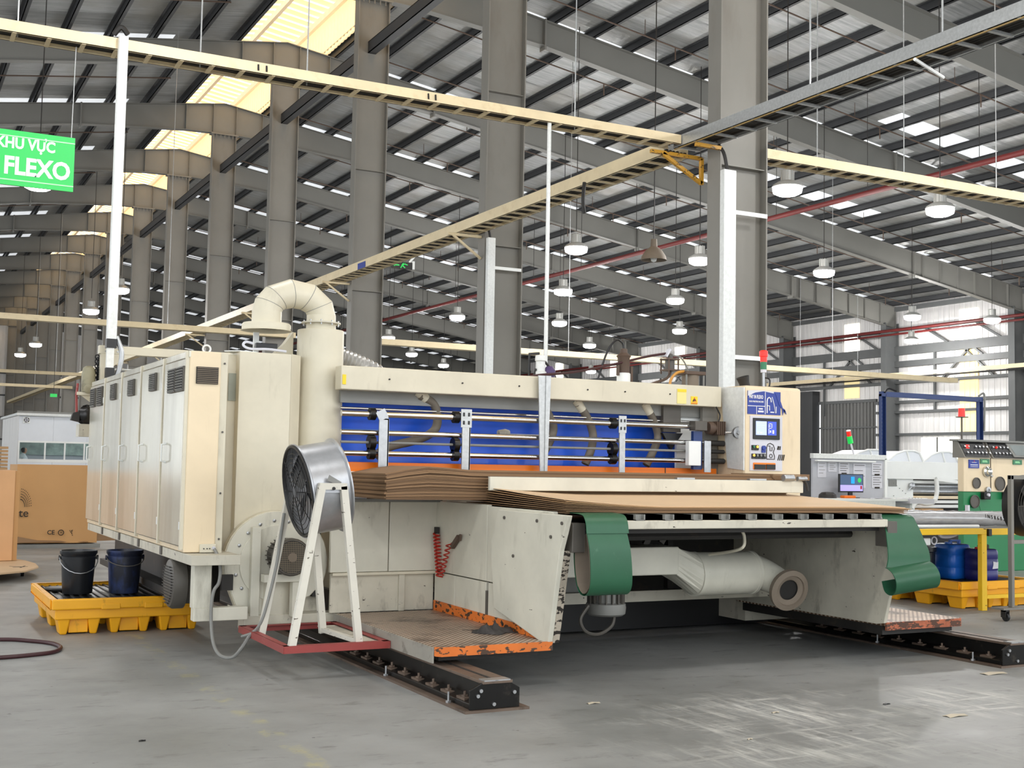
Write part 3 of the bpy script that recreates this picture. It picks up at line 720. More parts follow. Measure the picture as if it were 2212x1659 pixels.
MB().box(4.2, 7.4, .3, 4.24, 8.38, .612).build('side_panel', M['beige_worn'], fe, bevel=.004)
MB().box(4.225, 7.45, .29, 4.245, 9.4, 1.19).build('panel_backing', M['seam'], fe)
MB().box(4.195, 8.385, .3, 4.22, 8.415, .55).build('edge_channel', M['motor'], fe)
# panels behind the step, facing the camera
MB().box(3.78, 9.36, .625, 4.2, 9.4, 1.19).build('back_panel', M['beige_worn'], fe, bevel=.004)
MB().box(3.28, 9.36, .625, 3.772, 9.4, 1.19).build('back_panel', M['beige_worn'], fe, bevel=.004)
MB().box(3.3, 9.4, .3, 3.92, 9.43, .61).build('kick_panel', M['beige_dirty'], fe, bevel=.004)
MB().box(3.94, 9.4, .3, 4.2, 9.43, .61).build('kick_panel', M['beige_dirty'], fe, bevel=.004)
MB().box(3.88, 9.37, .3, 3.93, 9.42, .62).build('frame_post', M['beige_dirty'], fe, bevel=.004)
MB().box(3.3, 9.35, .6, 4.2, 9.4, .622).build('ledge', M['beige'], fe)
MB().box(3.26, 9.3, 1.19, 4.22, 9.5, 1.215).build('ledge', M['motor_lt'], fe)
# wrapped bundle and pipe on the ledge
MB().tube(smoothpath([(3.3,9.34,1.235),(3.42,9.33,1.24),(3.52,9.33,1.228),(3.56,9.33,1.22)]), [.02]*1+[.024]*10+[.02]*7+[.008], 8).build('wrapped_bundle', M['papers'], fe)
MB().tube([(3.5,9.33,1.22),(4.2,9.33,1.222)], .006, 6).build('thin_rod', M['rust'], fe)
# left platform
mb = MB(); mb.prism([(3.33,7.42),(3.37,7.38),(4.2,7.38),(4.2,9.36),(3.33,9.36)], 'z', .27, .3)
mb.build('platform', M['tread'], fe)
mb = MB(); mb.prism([(3.33,7.415),(3.365,7.375),(4.2,7.375),(4.2,7.39),(3.37,7.39),(3.345,7.425)], 'z', .245, .305); lab(mb.build('edge_strip', M['orange_worn'], fe), 'worn orange front edge of the step')
MB().box(3.318, 7.42, .2, 3.33, 9.36, .302).build('platform_side', M['side_grey'], fe)
mb = MB(); mb.prism([(7.39,.3),(7.42,.36),(9.36,.38),(9.36,.3)], 'x', 4.185, 4.2); o = lab(mb.build('kick_strip', M['orange_worn'], fe), 'worn orange kick strip beside step')
b = MB()
for y in (7.46, 8.1, 9.3): b.cyl((4.186,y,.335),(4.18,y,.335),.014,n=8)
b.each('bolt', M['dark'], o)
MB().box(3.4, 7.5, .2, 4.15, 9.3, .268).build('platform_frame', M['dark'], fe)
# right plate and platform
mb = MB(); profile(mb, [(7.44,1.16),(7.42,1.0),(7.34,.9),(7.335,.74),(7.25,.70),(7.24,.64),(7.285,.60),(7.37,.30),(7.45,.285),(9.36,.29),(9.36,1.16)], 7.24, 7.27); mb.build('side_plate', M['beige_dirty'], fe, bevel=.004)
mb = MB(); mb.prism([(7.29,7.38),(8.1,7.38),(8.14,7.42),(8.14,9.3),(7.28,9.3)], 'z', .27, .3); mb.build('platform', M['tread'], fe)
mb = MB(); mb.prism([(7.27,7.37),(8.105,7.37),(8.15,7.415),(8.14,7.425),(8.1,7.385),(7.27,7.385)], 'z', .24, .303); lab(mb.build('edge_strip', M['rusty'], fe), 'rusty orange edge of the far step')
MB().box(7.272, 7.42, .2, 8.05, 9.2, .269).build('platform_frame', M['dark'], fe)
# table: cross bar, deck, support channels, hidden frame
MB().box(4.6, 7.2, 1.075, 7.12, 7.26, 1.135).build('front_bar', M['beige_dirty'], fe, bevel=.006)
MB().box(4.26, 7.3, 1.04, 7.24, 9.34, 1.075).build('deck', M['dark'], fe)
for k in range(10):
    x = 4.79+.247*k; mb = MB(); mb.box(x-.04, 7.2, 1.137, x+.04, 9.3, 1.141); mb.box(x-.04, 7.2, 1.137, x-.035, 9.3, 1.178); mb.box(x+.03, 7.2, 1.137, x+.04, 9.3, 1.178); mb.box(x-.04, 7.23, 1.141, x+.04, 9.3, 1.176)
    mb.build('support_channel', M['motor_lt'], fe)
for x in (4.29, 7.17): MB().box(x-.05, 7.2, .92, x+.05, 7.34, 1.12).build('roller_bracket', M['motor'], fe, bevel=.005)
MB().box(4.26, 9.3, .36, 7.24, 9.34, 1.04).build('rear_wall', M['dark'], fe)
MB().box(4.26, 8.78, .37, 7.24, 8.84, .46).build('lower_beam', M['beige_dirty'], fe)
MB().box(4.7, 8.86, .46, 5.5, 8.9, .72).build('duct_tray', M['motor_lt'], fe)
for x in (5.52, 6.2): MB().box(x-.03, 8.84, .46, x+.03, 8.9, 1.04).build('hanger', M['dark'], fe)
MB().box(4.28, 8.0, .45, 4.36, 8.8, 1.04).build('inner_beam', M['beige_dirty'], fe)
MB().tube([(4.4,7.6,1.0),(7.1,7.6,1.0)], .03, 8).build('belt_shaft', M['dark'], fe)
MB().box(4.35, 9.28, .5, 4.9, 9.3, .98).build('machine_guts', M['motor'], fe); MB().box(6.0, 9.22, .78, 6.5, 9.3, 1.02).build('machine_guts', M['oily'], fe)
MB().tube(smoothpath([(5.9,7.5,1.06),(5.94,7.5,.99),(5.9,7.5,.9),(5.91,7.9,.83)]), .012, 6).build('control_cable', M['beige'], fe)
mb = MB(); mb.bar((5.72,8.3,.9),(5.82,8.3,1.05),.03,.05); mb.bar((5.6,8.35,.88),(5.7,8.35,1.05),.03,.05); mb.each('strut', M['motor'], fe)
# green belts
def belt(path, wid, th=.01):
    rows = []
    for (y, z), (xa, xb) in zip(path, wid): rows.append([(xa+(xb-xa)*j/6, y, z) for j in range(7)])
    return rows
def smooth2(pts, n=5): return [(p.x, p.y) for p in smoothpath([(a, b, 0) for a, b in pts], n)]
P1 = smooth2([(8.1,1.182),(7.6,1.182),(7.2,1.186),(7.11,1.15),(7.085,1.06)], 5)
w1 = [(4.28, 4.615)]*len(P1)
mb = MB(); mb.slab(belt(P1, w1), (0,.008,.004)); o = mb.build('belt', M['green_belt'], fe)
P2 = smooth2([(7.09,1.055),(7.06,.95),(7.055,.8),(7.075,.69),(7.14,.635),(7.22,.66),(7.26,.76),(7.27,.9),(7.25,1.04)], 5)
w2 = [(4.285+.02*min(1,(1.06-z)/.4), 4.605+.035*min(1,(1.06-z)/.4)) for y, z in P2]
mb = MB(); mb.slab(belt(P2, w2), (0,.006,0)); lab(mb.build('belt_flap', M['green_belt'], fe), 'green belt end hanging down and curling back')
P2b = [(y+(.012 if y < 7.16 else -.010), z+(.012 if z < .68 else 0)) for y, z in P2]
w2b = [(a+.002, b-.002) for a, b in w2]
mb = MB(); mb.slab(belt(P2b, w2b), (0,.002,0)); mb.build('belt_backing', M['belt_under'], fe)
P3 = smooth2([(8.1,1.166),(7.7,1.168),(7.34,1.17),(7.25,1.1),(7.17,.96),(7.11,.85),(7.09,.775)], 5)
w3 = [(7.14-.15*min(1,max(0,(1.17-z)/.4))**1.3, 7.47+.0*z+.02*min(1,max(0,(1.17-z)/.4))-.04*max(0,(.9-z)/.12)) for y, z in P3]
mb = MB(); mb.slab(belt(P3, w3), (0,.008,.004)); lab(mb.build('belt', M['green_belt'], fe), 'frayed green belt drooping over the far side')
P4 = smooth2([(7.10,.79),(7.06,.775),(7.02,.74),(7.0,.68),(7.02,.61),(7.07,.575),(7.13,.60),(7.15,.68)], 5)
w4 = [(6.985+.03*(.79-z)/.2, 7.44+.045*(.79-z)/.2) for y, z in P4]
mb = MB(); mb.slab([[(p[0], p[1], p[2]+.10*(p[0]-7.2)) for p in r] for r in belt(P4, w4)], (0,.006,0)); lab(mb.build('belt_flap', M['green_belt'], fe), 'dark green belt end folded into a roll')
# suction duct beneath the table
o = MB().box(4.55, 8.04, .665, 5.72, 8.36, .885).build('square_duct', M['beige_worn'], fe, bevel=.01)
mb = MB(); a = [(5.72,8.05,.67),(5.72,8.35,.67),(5.72,8.35,.885),(5.72,8.05,.885)]
n = 24; ring = [(5.97, 8.2+.175*cos(2*pi*j/n), .65+.175*sin(2*pi*j/n)) for j in range(n)]
def sq(t):
    c, s = cos(t), sin(t); k = 1/max(abs(c), abs(s)); return (5.70, 8.2+.15*c*k, .775+.108*s*k)
r0 = [sq(2*pi*j/n) for j in range(n)]
mb.add(r0+ring, [(j,(j+1)%n,(j+1)%n+n,j+n) for j in range(n)]); mb.build('transition', M['beige_worn'], fe)
mb = MB(); mb.lathe((5.96,8.2,.65), (1,0,0), [(.0,0),(.15,-.005),(.182,0),(.182,.03),(.176,.035),(.176,.57),(.182,.575),(.182,.6),(.11,.61),(.0,.61)], 32); mb.build('drum', M['beige_worn'], fe)
pa = [(6.5,8.2,.66),(6.6,8.18,.655),(6.68,8.08,.61),(6.72,7.95,.55)]
mb = MB(); mb.tube(smoothpath(pa, 4), [.155-.004*j for j in range(13)], 20); mb.build('elbow', M['beige_worn'], fe)
ax = Vector((-.12,-.95,-.24)).normalized(); c = Vector((6.72,7.93,.535))
mb = MB(); mb.lathe(c, ax, [(.1,-.02),(.14,.0),(.172,.01),(.172,.05),(.13,.06),(.125,.045),(.095,.04),(.085,.03)], 32); lab(mb.build('duct_flange', M['belt_under'], fe), 'dusty brown open duct flange')
MB().lathe(c, ax, [(.0,.012),(.098,.014)], 32).build('duct_mouth', M['seam'], fe)  # dark disc over the elbow end, painted shade of the open duct
b = MB()
# underslung motor with its cable loop
o = MB().lathe((5.015,8,.38), (0,0,1), [(.0,-.005),(.13,.0),(.15,.015),(.155,.06),(.15,.09),(.12,.1),(.12,.3),(.0,.3)], 24).build('vibration_motor', M['motor_lt'], fe)
b = MB()
for k in range(18):
    t = 2*pi*k/18; b.bar((5.015+.12*cos(t),8+.12*sin(t),.47),(5.015+.12*cos(t),8+.12*sin(t),.6),.01,.05,(cos(t),sin(t),0))
b.build('cooling_fin', M['motor'], o)
MB().tube(smoothpath([(4.85,7.98,.46),(4.78,7.98,.36),(4.82,7.97,.27),(4.93,7.96,.245),(5.05,7.97,.3),(5.08,7.98,.38)]), .014, 8).build('motor_cable', M['motor'], fe)
# feed gate bar across the table with its scuffed lip
o = MB().box(4.2, 8.385, 1.31, 7.29, 8.42, 1.415).build('gate_bar', M['beige_worn'], fe, bevel=.006)
MB().box(4.22, 8.425, 1.405, 7.28, 8.46, 1.418).build('gate_lip', M['motor_lt'], fe)
for x in (6.04, 6.80): MB().box(x-.09, 8.4, 1.416, x+.09, 8.44, 1.43).build('gate_clip', M['alu'], fe)
b = MB(); b.cyl((7.2,8.36,1.435),(7.3,8.36,1.435),.02,n=10); b.cyl((7.05,8.37,1.44),(7.16,8.37,1.44),.03,n=10); b.each('gate_screw', M['alu'], fe)
# right end of gate: small lever
MB().tube(smoothpath([(7.28,8.38,1.42),(7.31,8.37,1.39),(7.32,8.36,1.33)]), .012, 6).build('gate_lever', M['dark'], fe)

M['card_deep'] = mat('cardboard_deep_brown', (112, 86, 62), .8, var=.08)
ORD2 = ['topmost', 'second', 'third', 'fourth', 'fifth', 'sixth', 'seventh', 'eighth', 'ninth', 'tenth', 'eleventh', 'twelfth', 'thirteenth', 'fourteenth', 'fifteenth', 'sixteenth', 'seventeenth', 'eighteenth', 'nineteenth', 'twentieth']
# sheets of board: the pile behind the gate and the pile on the front table
def board(x0, x1, y0, y1, zf, th, m, lbl, grp, nx=14):
    rows = [[(x0+(x1-x0)*j/nx, y, zf(x0+(x1-x0)*j/nx, y)) for j in range(nx+1)] for y in (y0, y0+(y1-y0)*.35, y1)]
    o = MB().slab(rows, (0,0,th)).build('cardboard_sheet', m); return tag(o, lbl, 'cardboard', grp)
for k in range(20):
    def zf(x, y, k=k):
        e = max(0, (4.35-x)/1.0); base = 1.245+.0114*k
        sag = .012*max(0,1-(x-3.4)/.38)**2*k*.28 if x < 3.78 else 0
        hump = .028*k/20*max(0, 1-abs(x-3.78)/.35)
        return base + hump - sag*.55 + .0
    board(3.40+random.uniform(-.012,.012), 7.22, 8.52+random.uniform(-.022,.022), 9.28, zf, .0108, M['card_dark'] if k % 3 else M['card_deep'], ('topmost' if k == 19 else 'lowest' if k == 0 else ORD2[19-k] + ' from the top,')+' brown board sheet of the pile behind feed gate', 'board sheets piled behind the feed gate', 22)
for k in range(9):
    x1 = 7.42+random.uniform(-.03,.05); y0 = 7.3+random.uniform(-.015,.02)
    def zf(x, y, k=k):
        t = k/8.
        return 1.187+.0056*k + .05*t*max(0, 1-(x-4.2)/.9)**1.5 + .05*t*max(0,(y-7.4)/1.0) - .012*max(0,(x-7.2)/.3)
    board(4.24+random.uniform(-.01,.01), x1, y0, 8.9, zf, .0048, M['card_top'] if k == 8 else M['card'] if k > 5 else M['card_dark'], 'pale tan board sheet lying on top of the front feed table' if k == 8 else ('lowest' if k == 0 else ORD2[8-k] + ' from the top,')+' tan board sheet on the front feed table', 'board sheets on the front feed table', 20)
# a second short pile against the control cabinet
for k in range(5):
    o = MB().box(7.05+random.uniform(-.01,.01), 8.5, 1.475+.011*k-.055, 7.46, 9.1, 1.4835+.011*k-.055).build('cardboard_sheet', M['card_dark'])
    tag(o, ['lowest','fourth from the top,','third from the top,','second from the top,','topmost'][k]+' short brown board sheet by the control cabinet at gate end', 'cardboard', 'short board sheets beside the control cabinet')
# coiled air hose and rag
pts = []
for k in range(170):
    t = k/169.; a = 2*pi*13*t; z = .94-.36*t; r = .026
    pts.append((4.165+.01*t+r*cos(a)*.9, 9.29-.06*t+r*sin(a), z))
t = thing('air_hose', (4.17, 9.25, .58), 'red coiled air hose hanging at the corner above left step', 'hose')
MB().tube(pts, .0075, 6).build('coil', M['redcoil'], t)
MB().box(4.16, 9.28, .93, 4.19, 9.32, .985).build('hose_fitting', M['dark'], t)
pts = []
for k in range(80):
    q = k/79.; a = 2*pi*7*q; pts.append((4.165+.02*cos(a), 9.17-.14*q+.022*sin(a), .6+.27*q))
MB().tube(pts, .006, 6).build('coil', M['redcoil'], t)
mb = MB(); mb.bar((4.18,9.0,.84),(4.18,8.88,.93),.03,.035); mb.bar((4.18,8.86,.9),(4.18,8.85,.95),.015,.02); mb.build('air_gun', M['rust'], t)
mb = MB(); R = 9; S_ = 12; rows = []
for i in range(R):
    row = []
    for j in range(S_):
        u, v = i/(R-1)-.5, j/(S_-1)-.5; e = max(0, 1-4*(u*u*.9+v*v*.9))
        z = .303 + e*.07*(.5+.5*sin(9*u+4*sin(7*v))+.3*sin(17*v)) ; row.append((4.05+.30*v+.03*sin(8*u), 7.98+.26*u+.04*sin(9*v), max(.304, z)))
    rows.append(row)
o = mb.slab(rows, (0,0,.002)).build('rag', M['rag']); tag(o, 'crumpled dark ink stained rag lying on the left step', 'rag')

# ============================================================ print unit behind the pile
pu = thing('print_unit', (5.3, 9.9, 0), 'long print unit with cream top beam, steel rollers and blue and orange panels', 'machine')
o = MB().box(3.36, 9.45, 2.1, 7.2, 9.6, 2.295).build('top_beam', M['beige'], pu, bevel=.008)
b = MB()
for x in (3.78, 4.45, 5.0, 5.7, 6.1, 6.6): b.cyl((x,9.452,2.2),(x,9.44,2.2),.007,n=8)
b.each('screw', M['dark'], o)
lab(MB().box(6.68, 9.444, 2.115, 6.785, 9.449, 2.255).build('paper_label', M['pale_label'], o), 'pale yellow notice with a bright yellow top band')
lab(MB().box(6.685, 9.441, 2.225, 6.783, 9.4445, 2.252).build('label_band', M['yel_label'], o), 'bright yellow band')
w = lab(MB().box(6.84, 9.444, 2.115, 6.915, 9.449, 2.19).build('warning_label', M['yel_label'], o), 'yellow warning label with orange triangle')
mb = MB(); mb.prism([(6.852,2.14),(6.903,2.14),(6.8775,2.182)], 'y', 9.4405, 9.4435); mb.box(6.845, 9.4405, 2.12, 6.91, 9.4435, 2.13); lab(mb.build('warning_triangle', M['orange_worn'], o), 'orange warning triangle')
lab(MB().box(3.37, 9.444, 2.14, 3.4, 9.449, 2.22).build('paper_label', M['yel_label'], o), 'yellow label at the left end')
MB().box(3.42, 9.62, 2.0, 7.2, 9.66, 2.11).build('under_panel', M['motor_lt'], pu)
mb = MB(); mb.slab([[(3.2,9.84,1.48),(7.1,9.84,1.48)],[(3.2,9.9,1.75),(7.1,9.9,1.75)],[(3.2,9.84,2.02),(7.1,9.84,2.02)]], (0,-.02,0)); mb.build('blue_guard', M['blue'], pu)
lab(MB().box(3.2, 9.8, 1.77, 4.05, 9.83, 1.79).build('guard_strip', mat('pale_blue_strip', (66,132,226), .3, var=.05), pu), 'pale blue strip')
MB().box(3.39, 9.52, 1.3, 7.2, 9.56, 1.51).build('orange_panel', M['orange'], pu, bevel=.004)
MB().box(3.39, 9.514, 1.425, 7.2, 9.52, 1.433).build('white_line', M['white'], pu)
MB().box(6.6, 9.512, 1.3, 6.606, 9.52, 1.51).build('panel_joint', M['rust'], pu)
MB().box(3.39, 9.53, 1.2, 7.2, 9.57, 1.3).build('lower_strip', M['motor_lt'], pu)
for z, r, m in ((1.905,.026,'chrome'),(1.752,.022,'chrome'),(1.672,.011,'motor_lt'),(1.582,.022,'chrome')):
    MB().tube([(3.37,9.45,z),(7.24,9.45,z)], r, 16).build('roller', M[m], pu)
MB().tube([(3.42,9.62,1.955),(7.2,9.62,1.955)], .012, 10).build('guide_rod', M['chrome'], pu)
for x in (3.64, 4.4, 5.98): 
    mb = MB()
    for z in (1.905, 1.672, 1.582): mb.lathe((x-.03,9.45,z), (1,0,0), [(.0,0),(.05 if z != 1.672 else .06,0),(.05 if z != 1.672 else .06,.05),(.0,.05)], 16)
    mb.each('shaft_collar', M['oily'], pu)
# upright brackets in front of the rollers
mb = MB(); mb.box(3.68, 9.395, 1.23, 3.765, 9.407, 1.87); mb.bar((3.7225,9.40,1.865),(3.685,9.40,1.935),.012,.085,(1,0,.5)); mb.prism([(3.68,1.86),(3.765,1.86),(3.74,1.93),(3.655,1.93)], 'y', 9.395, 9.407); mb.box(3.755, 9.395, 1.23, 3.767, 9.44, 1.87)
o = mb.build('upright_bracket', M['alu'], pu)
mb = MB(); mb.box(4.42, 9.392, 1.82, 4.52, 9.402, 1.975); mb.box(4.435, 9.395, 1.46, 4.51, 9.41, 1.84); mb.box(4.5, 9.395, 1.46, 4.512, 9.44, 1.84); o = mb.build('slotted_bracket', M['galv'], pu)
mb = MB()
for dx in (.025, .072):
    for z in (1.86, 1.93): mb.box(4.42+dx-.008, 9.388, z-.016, 4.42+dx+.008, 9.393, z+.016)
mb.each('slot', M['black'], o)
mb = MB(); mb.box(6.005, 9.392, 1.82, 6.085, 9.402, 1.975); mb.box(6.015, 9.395, 1.41, 6.075, 9.41, 1.84); o = mb.build('slotted_bracket', M['galv'], pu)
mb = MB()
for dx in (.022, .06):
    for z in (1.86, 1.93): mb.box(6.005+dx-.007, 9.388, z-.014, 6.005+dx+.007, 9.393, z+.014)
mb.each('slot', M['black'], o)
mb = MB(); mb.prism([(5.165,2.3),(5.285,2.3),(5.262,1.44),(5.195,1.44)], 'y', 9.395, 9.41); mb.prism([(5.235,2.3),(5.285,2.3),(5.262,1.44),(5.235,1.44)], 'y', 9.385, 9.396); mb.build('centre_post', M['galv'], pu)
MB().box(5.2, 9.38, 1.43, 5.27, 9.42, 1.45).build('post_foot', M['alu'], pu)
# vacuum hoses hanging under the beam
for pts in ([(4.13,9.62,2.09),(4.27,9.64,2.02),(4.31,9.64,1.9),(4.27,9.62,1.79),(4.12,9.62,1.71),(3.86,9.64,1.64),(3.75,9.64,1.56)],
            [(5.33,9.64,2.07),(5.42,9.64,1.95),(5.46,9.64,1.85),(5.43,9.64,1.74),(5.36,9.64,1.62)],
            [(5.7,9.62,2.08),(5.82,9.64,1.95),(5.88,9.64,1.80),(5.86,9.64,1.66),(5.8,9.64,1.53)],
            [(6.45,9.62,2.08),(6.55,9.64,1.95),(6.6,9.64,1.80),(6.54,9.64,1.65),(6.47,9.64,1.53)]):
    o = MB().tube(smoothpath(pts, 6), .038, 12).build('vacuum_hose', M['hose'], pu)
    MB().tube([Vector(pts[0])+Vector((-.02,0,.03)), Vector(pts[0])*.55+Vector(pts[1])*.45], .042, 12).build('hose_cuff', M['beige'], o)
mb = MB(); mb.box(4.93, 9.6, 1.76, 5.4, 9.63, 1.785); mb.build('crossbar', M['beige_dirty'], pu); MB().lathe((4.93,9.6,1.79), (1,0,.1), [(.0,-.06),(.03,-.05),(.035,.02),(.02,.06),(.0,.06)], 12).build('nozzle', M['beige_dirty'], pu)
# right end: side frame, gearbox, sliding blocks
MB().box(7.06, 9.56, 1.45, 7.24, 9.6, 2.1).build('end_frame', M['steel'], pu)
MB().box(6.83, 9.66, 1.5, 7.12, 9.69, 2.12).build('white_backplate', M['white'], pu)
MB().box(6.62, 9.58, 1.85, 6.82, 9.72, 2.1).build('bearing_block', M['motor'], pu)
mb = MB(); mb.prism([(6.6,1.84),(6.83,1.84),(6.7,1.68)], 'y', 9.56, 9.6); mb.build('black_wedge', M['black'], pu)
mb = MB(); mb.lathe((7.02,9.43,1.895), (1,0,0), [(.0,0),(.055,.0),(.062,.02),(.062,.05),(.045,.06),(.05,.1),(.0,.1)], 20); mb.box(7.1, 9.38, 1.835, 7.2, 9.48, 1.955)
for k in range(4): mb.box(7.115+.022*k, 9.37, 1.83, 7.125+.022*k, 9.49, 1.96)
mb.build('gear_motor', M['rust'], pu)
mb = MB(); mb.lathe((7.24,9.25,1.855), (-.1,-1,0), [(.0,.03),(.02,.03),(.022,.012),(.05,.012),(.056,.02),(.056,-.01),(.0,-.01)], 24); mb.tube([(7.13,9.3,1.85),(7.22,9.28,1.855)], .012, 8); mb.build('handwheel', M['alu'], pu)
MB().box(6.76, 9.36, 1.535, 6.9, 9.42, 1.765).build('sliding_block', M['white'], pu, bevel=.006)
mb = MB(); mb.box(6.945, 9.37, 1.475, 7.02, 9.382, 1.77); mb.build('end_bracket', M['alu'], pu)
lab(MB().box(6.83, 9.36, 1.865, 6.97, 9.46, 1.955).build('clamp_block', M['motor'], pu, bevel=.006), 'grey clamp on the top roller')
MB().box(6.84, 9.4, 1.5, 6.94, 9.44, 1.86).build('clear_guard', M['bluesteel'], pu)
for z in (1.752, 1.672, 1.582): MB().tube([(7.03,9.44,z),(7.22,9.44,z)], .027 if z != 1.672 else .02, 14).build('shaft_end', M['dark'], pu)
MB().tube(smoothpath([(7.12,9.43,2.1),(7.16,9.42,2.02),(7.14,9.42,1.95),(7.13,9.42,1.93)]), .007, 6).build('motor_cable', M['black'], pu)
MB().box(3.55, 9.95, .42, 7.8, 13.8, 2.22).build('machine_body', M['beige'], pu); MB().box(3.5, 9.6, .02, 7.9, 13.7, .42).build('shade_skirt', M['black'], pu)  # black box added to darken and block light under the machine
# things standing on top of the beam
t = thing('ink_pump', (5.68, 10.3, 2.22), 'white and violet capped ink pump on the feeder beam, leftmost', 'pump'); x, y, z = 5.68, 10.3, 2.22
MB().lathe((x,y,z), (0,0,1), [(.06,0),(.06,.19),(.045,.2),(.045,.29),(.055,.3),(.05,.35),(.0,.36)], 14).build('white_tank', M['zinc'], t)
MB().lathe((x+.1,y,z+.05), (0,0,1), [(.06,0),(.05,.03),(.055,.12),(.06,.16),(.03,.2),(.0,.2)], 14).build('violet_pump', mat('violet_cap', (84,66,110), .4), t)
mb = MB(); mb.tube([(x-.12,y,z),(x-.05,y,z+.22)], .01, 6); mb.tube([(x+.22,y,z+.02),(x+.14,y,z+.2),(x+.02,y,z+.32)], .012, 6); mb.each('support_rod', M['dark'], t)
MB().tube([(x-.07,y+.1,z),(x-.07,y+.1,z+.37),(x+.04,y+.1,z+.38)], .013, 6).build('black_frame', M['black'], t)
t = thing('ink_filter', (6.63, 10.3, 2.22), 'tall dark and white ink filter canister on middle of the beam', 'filter'); x = 6.63
MB().lathe((x,y,z), (0,0,1), [(.07,0),(.07,.22),(.06,.23),(.0,.23)], 16).build('white_canister', M['white'], t)
MB().lathe((x,y,z), (0,0,1), [(.06,.2),(.062,.38),(.075,.4),(.04,.43),(.035,.47),(.0,.48)], 16).build('dark_head', M['rust'], t)
mb = MB(); mb.bar((x-.08,y-.02,z+.2),(x-.08,y-.02,z+.3),.02,.03); mb.bar((x+.09,y,z),(x+.09,y,z+.3),.025,.03); mb.each('clamp', M['rust'], t)
MB().tube(smoothpath([(x,y,z+.46),(x-.02,y,z+.53),(x-.1,y,z+.55),(x-.2,y,z+.42),(x-.3,y,z+.15),(x-.36,y,z)]), .01, 6).build('air_line', M['black'], t)
t = thing('diaphragm_pump', (7.19, 10.3, 2.5), 'steel framed pump held up on a bent hose pole', 'pump')
mb = MB(); mb.box(7.12,10.22,2.5,7.26,10.38,2.515); mb.box(7.12,10.22,2.61,7.26,10.38,2.625)
for xx in (7.13,7.245):
    for yy in (10.23,10.37): mb.bar((xx,yy,2.47),(xx,yy,2.63),.012,.012)
mb.build('cage', M['rust'], t); MB().lathe((7.19,10.3,2.51), (0,0,1), [(.05,0),(.05,.1),(.03,.12),(.03,.16),(.0,.17)], 14).build('pump_body', M['motor'], t)
MB().bar((7.12,10.28,2.64),(7.17,10.28,2.72),.05,.02).build('white_tag', M['papers'], t)
MB().tube(smoothpath([(7.2,10.3,2.5),(7.15,10.3,2.42),(6.95,10.3,2.35),(6.72,10.3,2.26),(6.6,10.3,2.2)]), .014, 8).build('brown_hose', M['rust'], t)
MB().tube(smoothpath([(7.17,10.3,2.68),(6.9,10.28,2.63),(6.5,10.26,2.53),(6.0,10.24,2.42),(5.6,10.2,2.37),(5.3,10.15,2.3)]), .012, 8).build('supply_hose', M['darkred'], t)
MB().tube(smoothpath([(7.22,10.3,2.66),(7.33,10.3,2.64),(7.42,10.3,2.5),(7.43,10.3,2.25)]), .008, 6).build('return_line', M['motor_lt'], t)
t = thing('oil_reservoir', (7.24, 10, 2.2), 'glass oil reservoir with brown lid beside first column', 'tank')
MB().lathe((7.23,10,2.2), (0,0,1), [(.085,0),(.085,.24),(.0,.24)], 20).build('glass_cylinder', M['belt_under'], t); MB().box(7.11,9.9,2.44,7.35,10.1,2.475).build('lid', M['rust'], t, bevel=.006)
mb = MB()
for xx in (7.125,7.335): mb.tube([(xx,9.92,2.2),(xx,9.92,2.46)], .01, 6)
mb.each('tie_rod', M['motor_lt'], t)
MB().tube(smoothpath([(7.12,9.95,2.47),(7.03,9.95,2.45),(6.96,9.95,2.38),(6.94,9.95,2.25)]), .014, 8).build('amber_hose', mat('amber_hose', (206,146,60), .35), t)
# flexible silver duct
pts = [(3.42,10.2,2.44),(3.6,10.2,2.42),(3.85,10.2,2.34),(4.1,10.2,2.22)]
sp = smoothpath(pts, 14); t = MB().tube(sp, [.083+(.013 if k % 2 else 0) for k in range(len(sp))], 16).build('flexible_duct', M['fluff']); tag(t, 'ribbed silver flexible duct from the vent pipe onto the beam', 'duct')

# ============================================================ control cabinet
cc = thing('control_cabinet', (7.6, 9.4, 0), 'tall cream control cabinet with touch screen and blue poster', 'cabinet')
mb = MB(); mb.box(7.25, 9.15, .9, 7.93, 9.75, 2.3); mb.build('body', M['ctrl'], cc, bevel=.03)
MB().box(7.3, 9.2, .1, 7.88, 9.7, .92).build('plinth', M['beige_dirty'], cc)
mb = MB(); mb.prism([(9.16,2.28),(9.52,2.3),(9.40,1.52),(9.16,1.5)], 'x', 7.238, 7.252); mb.build('side_cover', M['zinc'], cc)
po = MB().box(7.272, 9.143, 2.03, 7.665, 9.149, 2.25).build('poster', M['navy'], cc)
mb = MB(); mb.box(7.476, 9.1405, 2.035, 7.482, 9.143, 2.245); mb.box(7.272, 9.1405, 2.105, 7.478, 9.143, 2.111); mb.box(7.374, 9.1405, 2.03, 7.379, 9.143, 2.108)
fit_text(mb, 'MÁY IN FLEXO', 7.288, 7.455, 2.178, 2.212, 9.1425, 'M', .001, .03); fit_text(mb, 'FLEXO PRINTING MACHINE', 7.288, 7.46, 2.142, 2.158, 9.1425, 'M', .001, .02)
mb.box(7.402, 9.1405, 2.077, 7.45, 9.143, 2.089); mb.box(7.392, 9.1405, 2.05, 7.46, 9.143, 2.066)
mb.build('poster_lettering', M['sign_white'], po, fix=False)
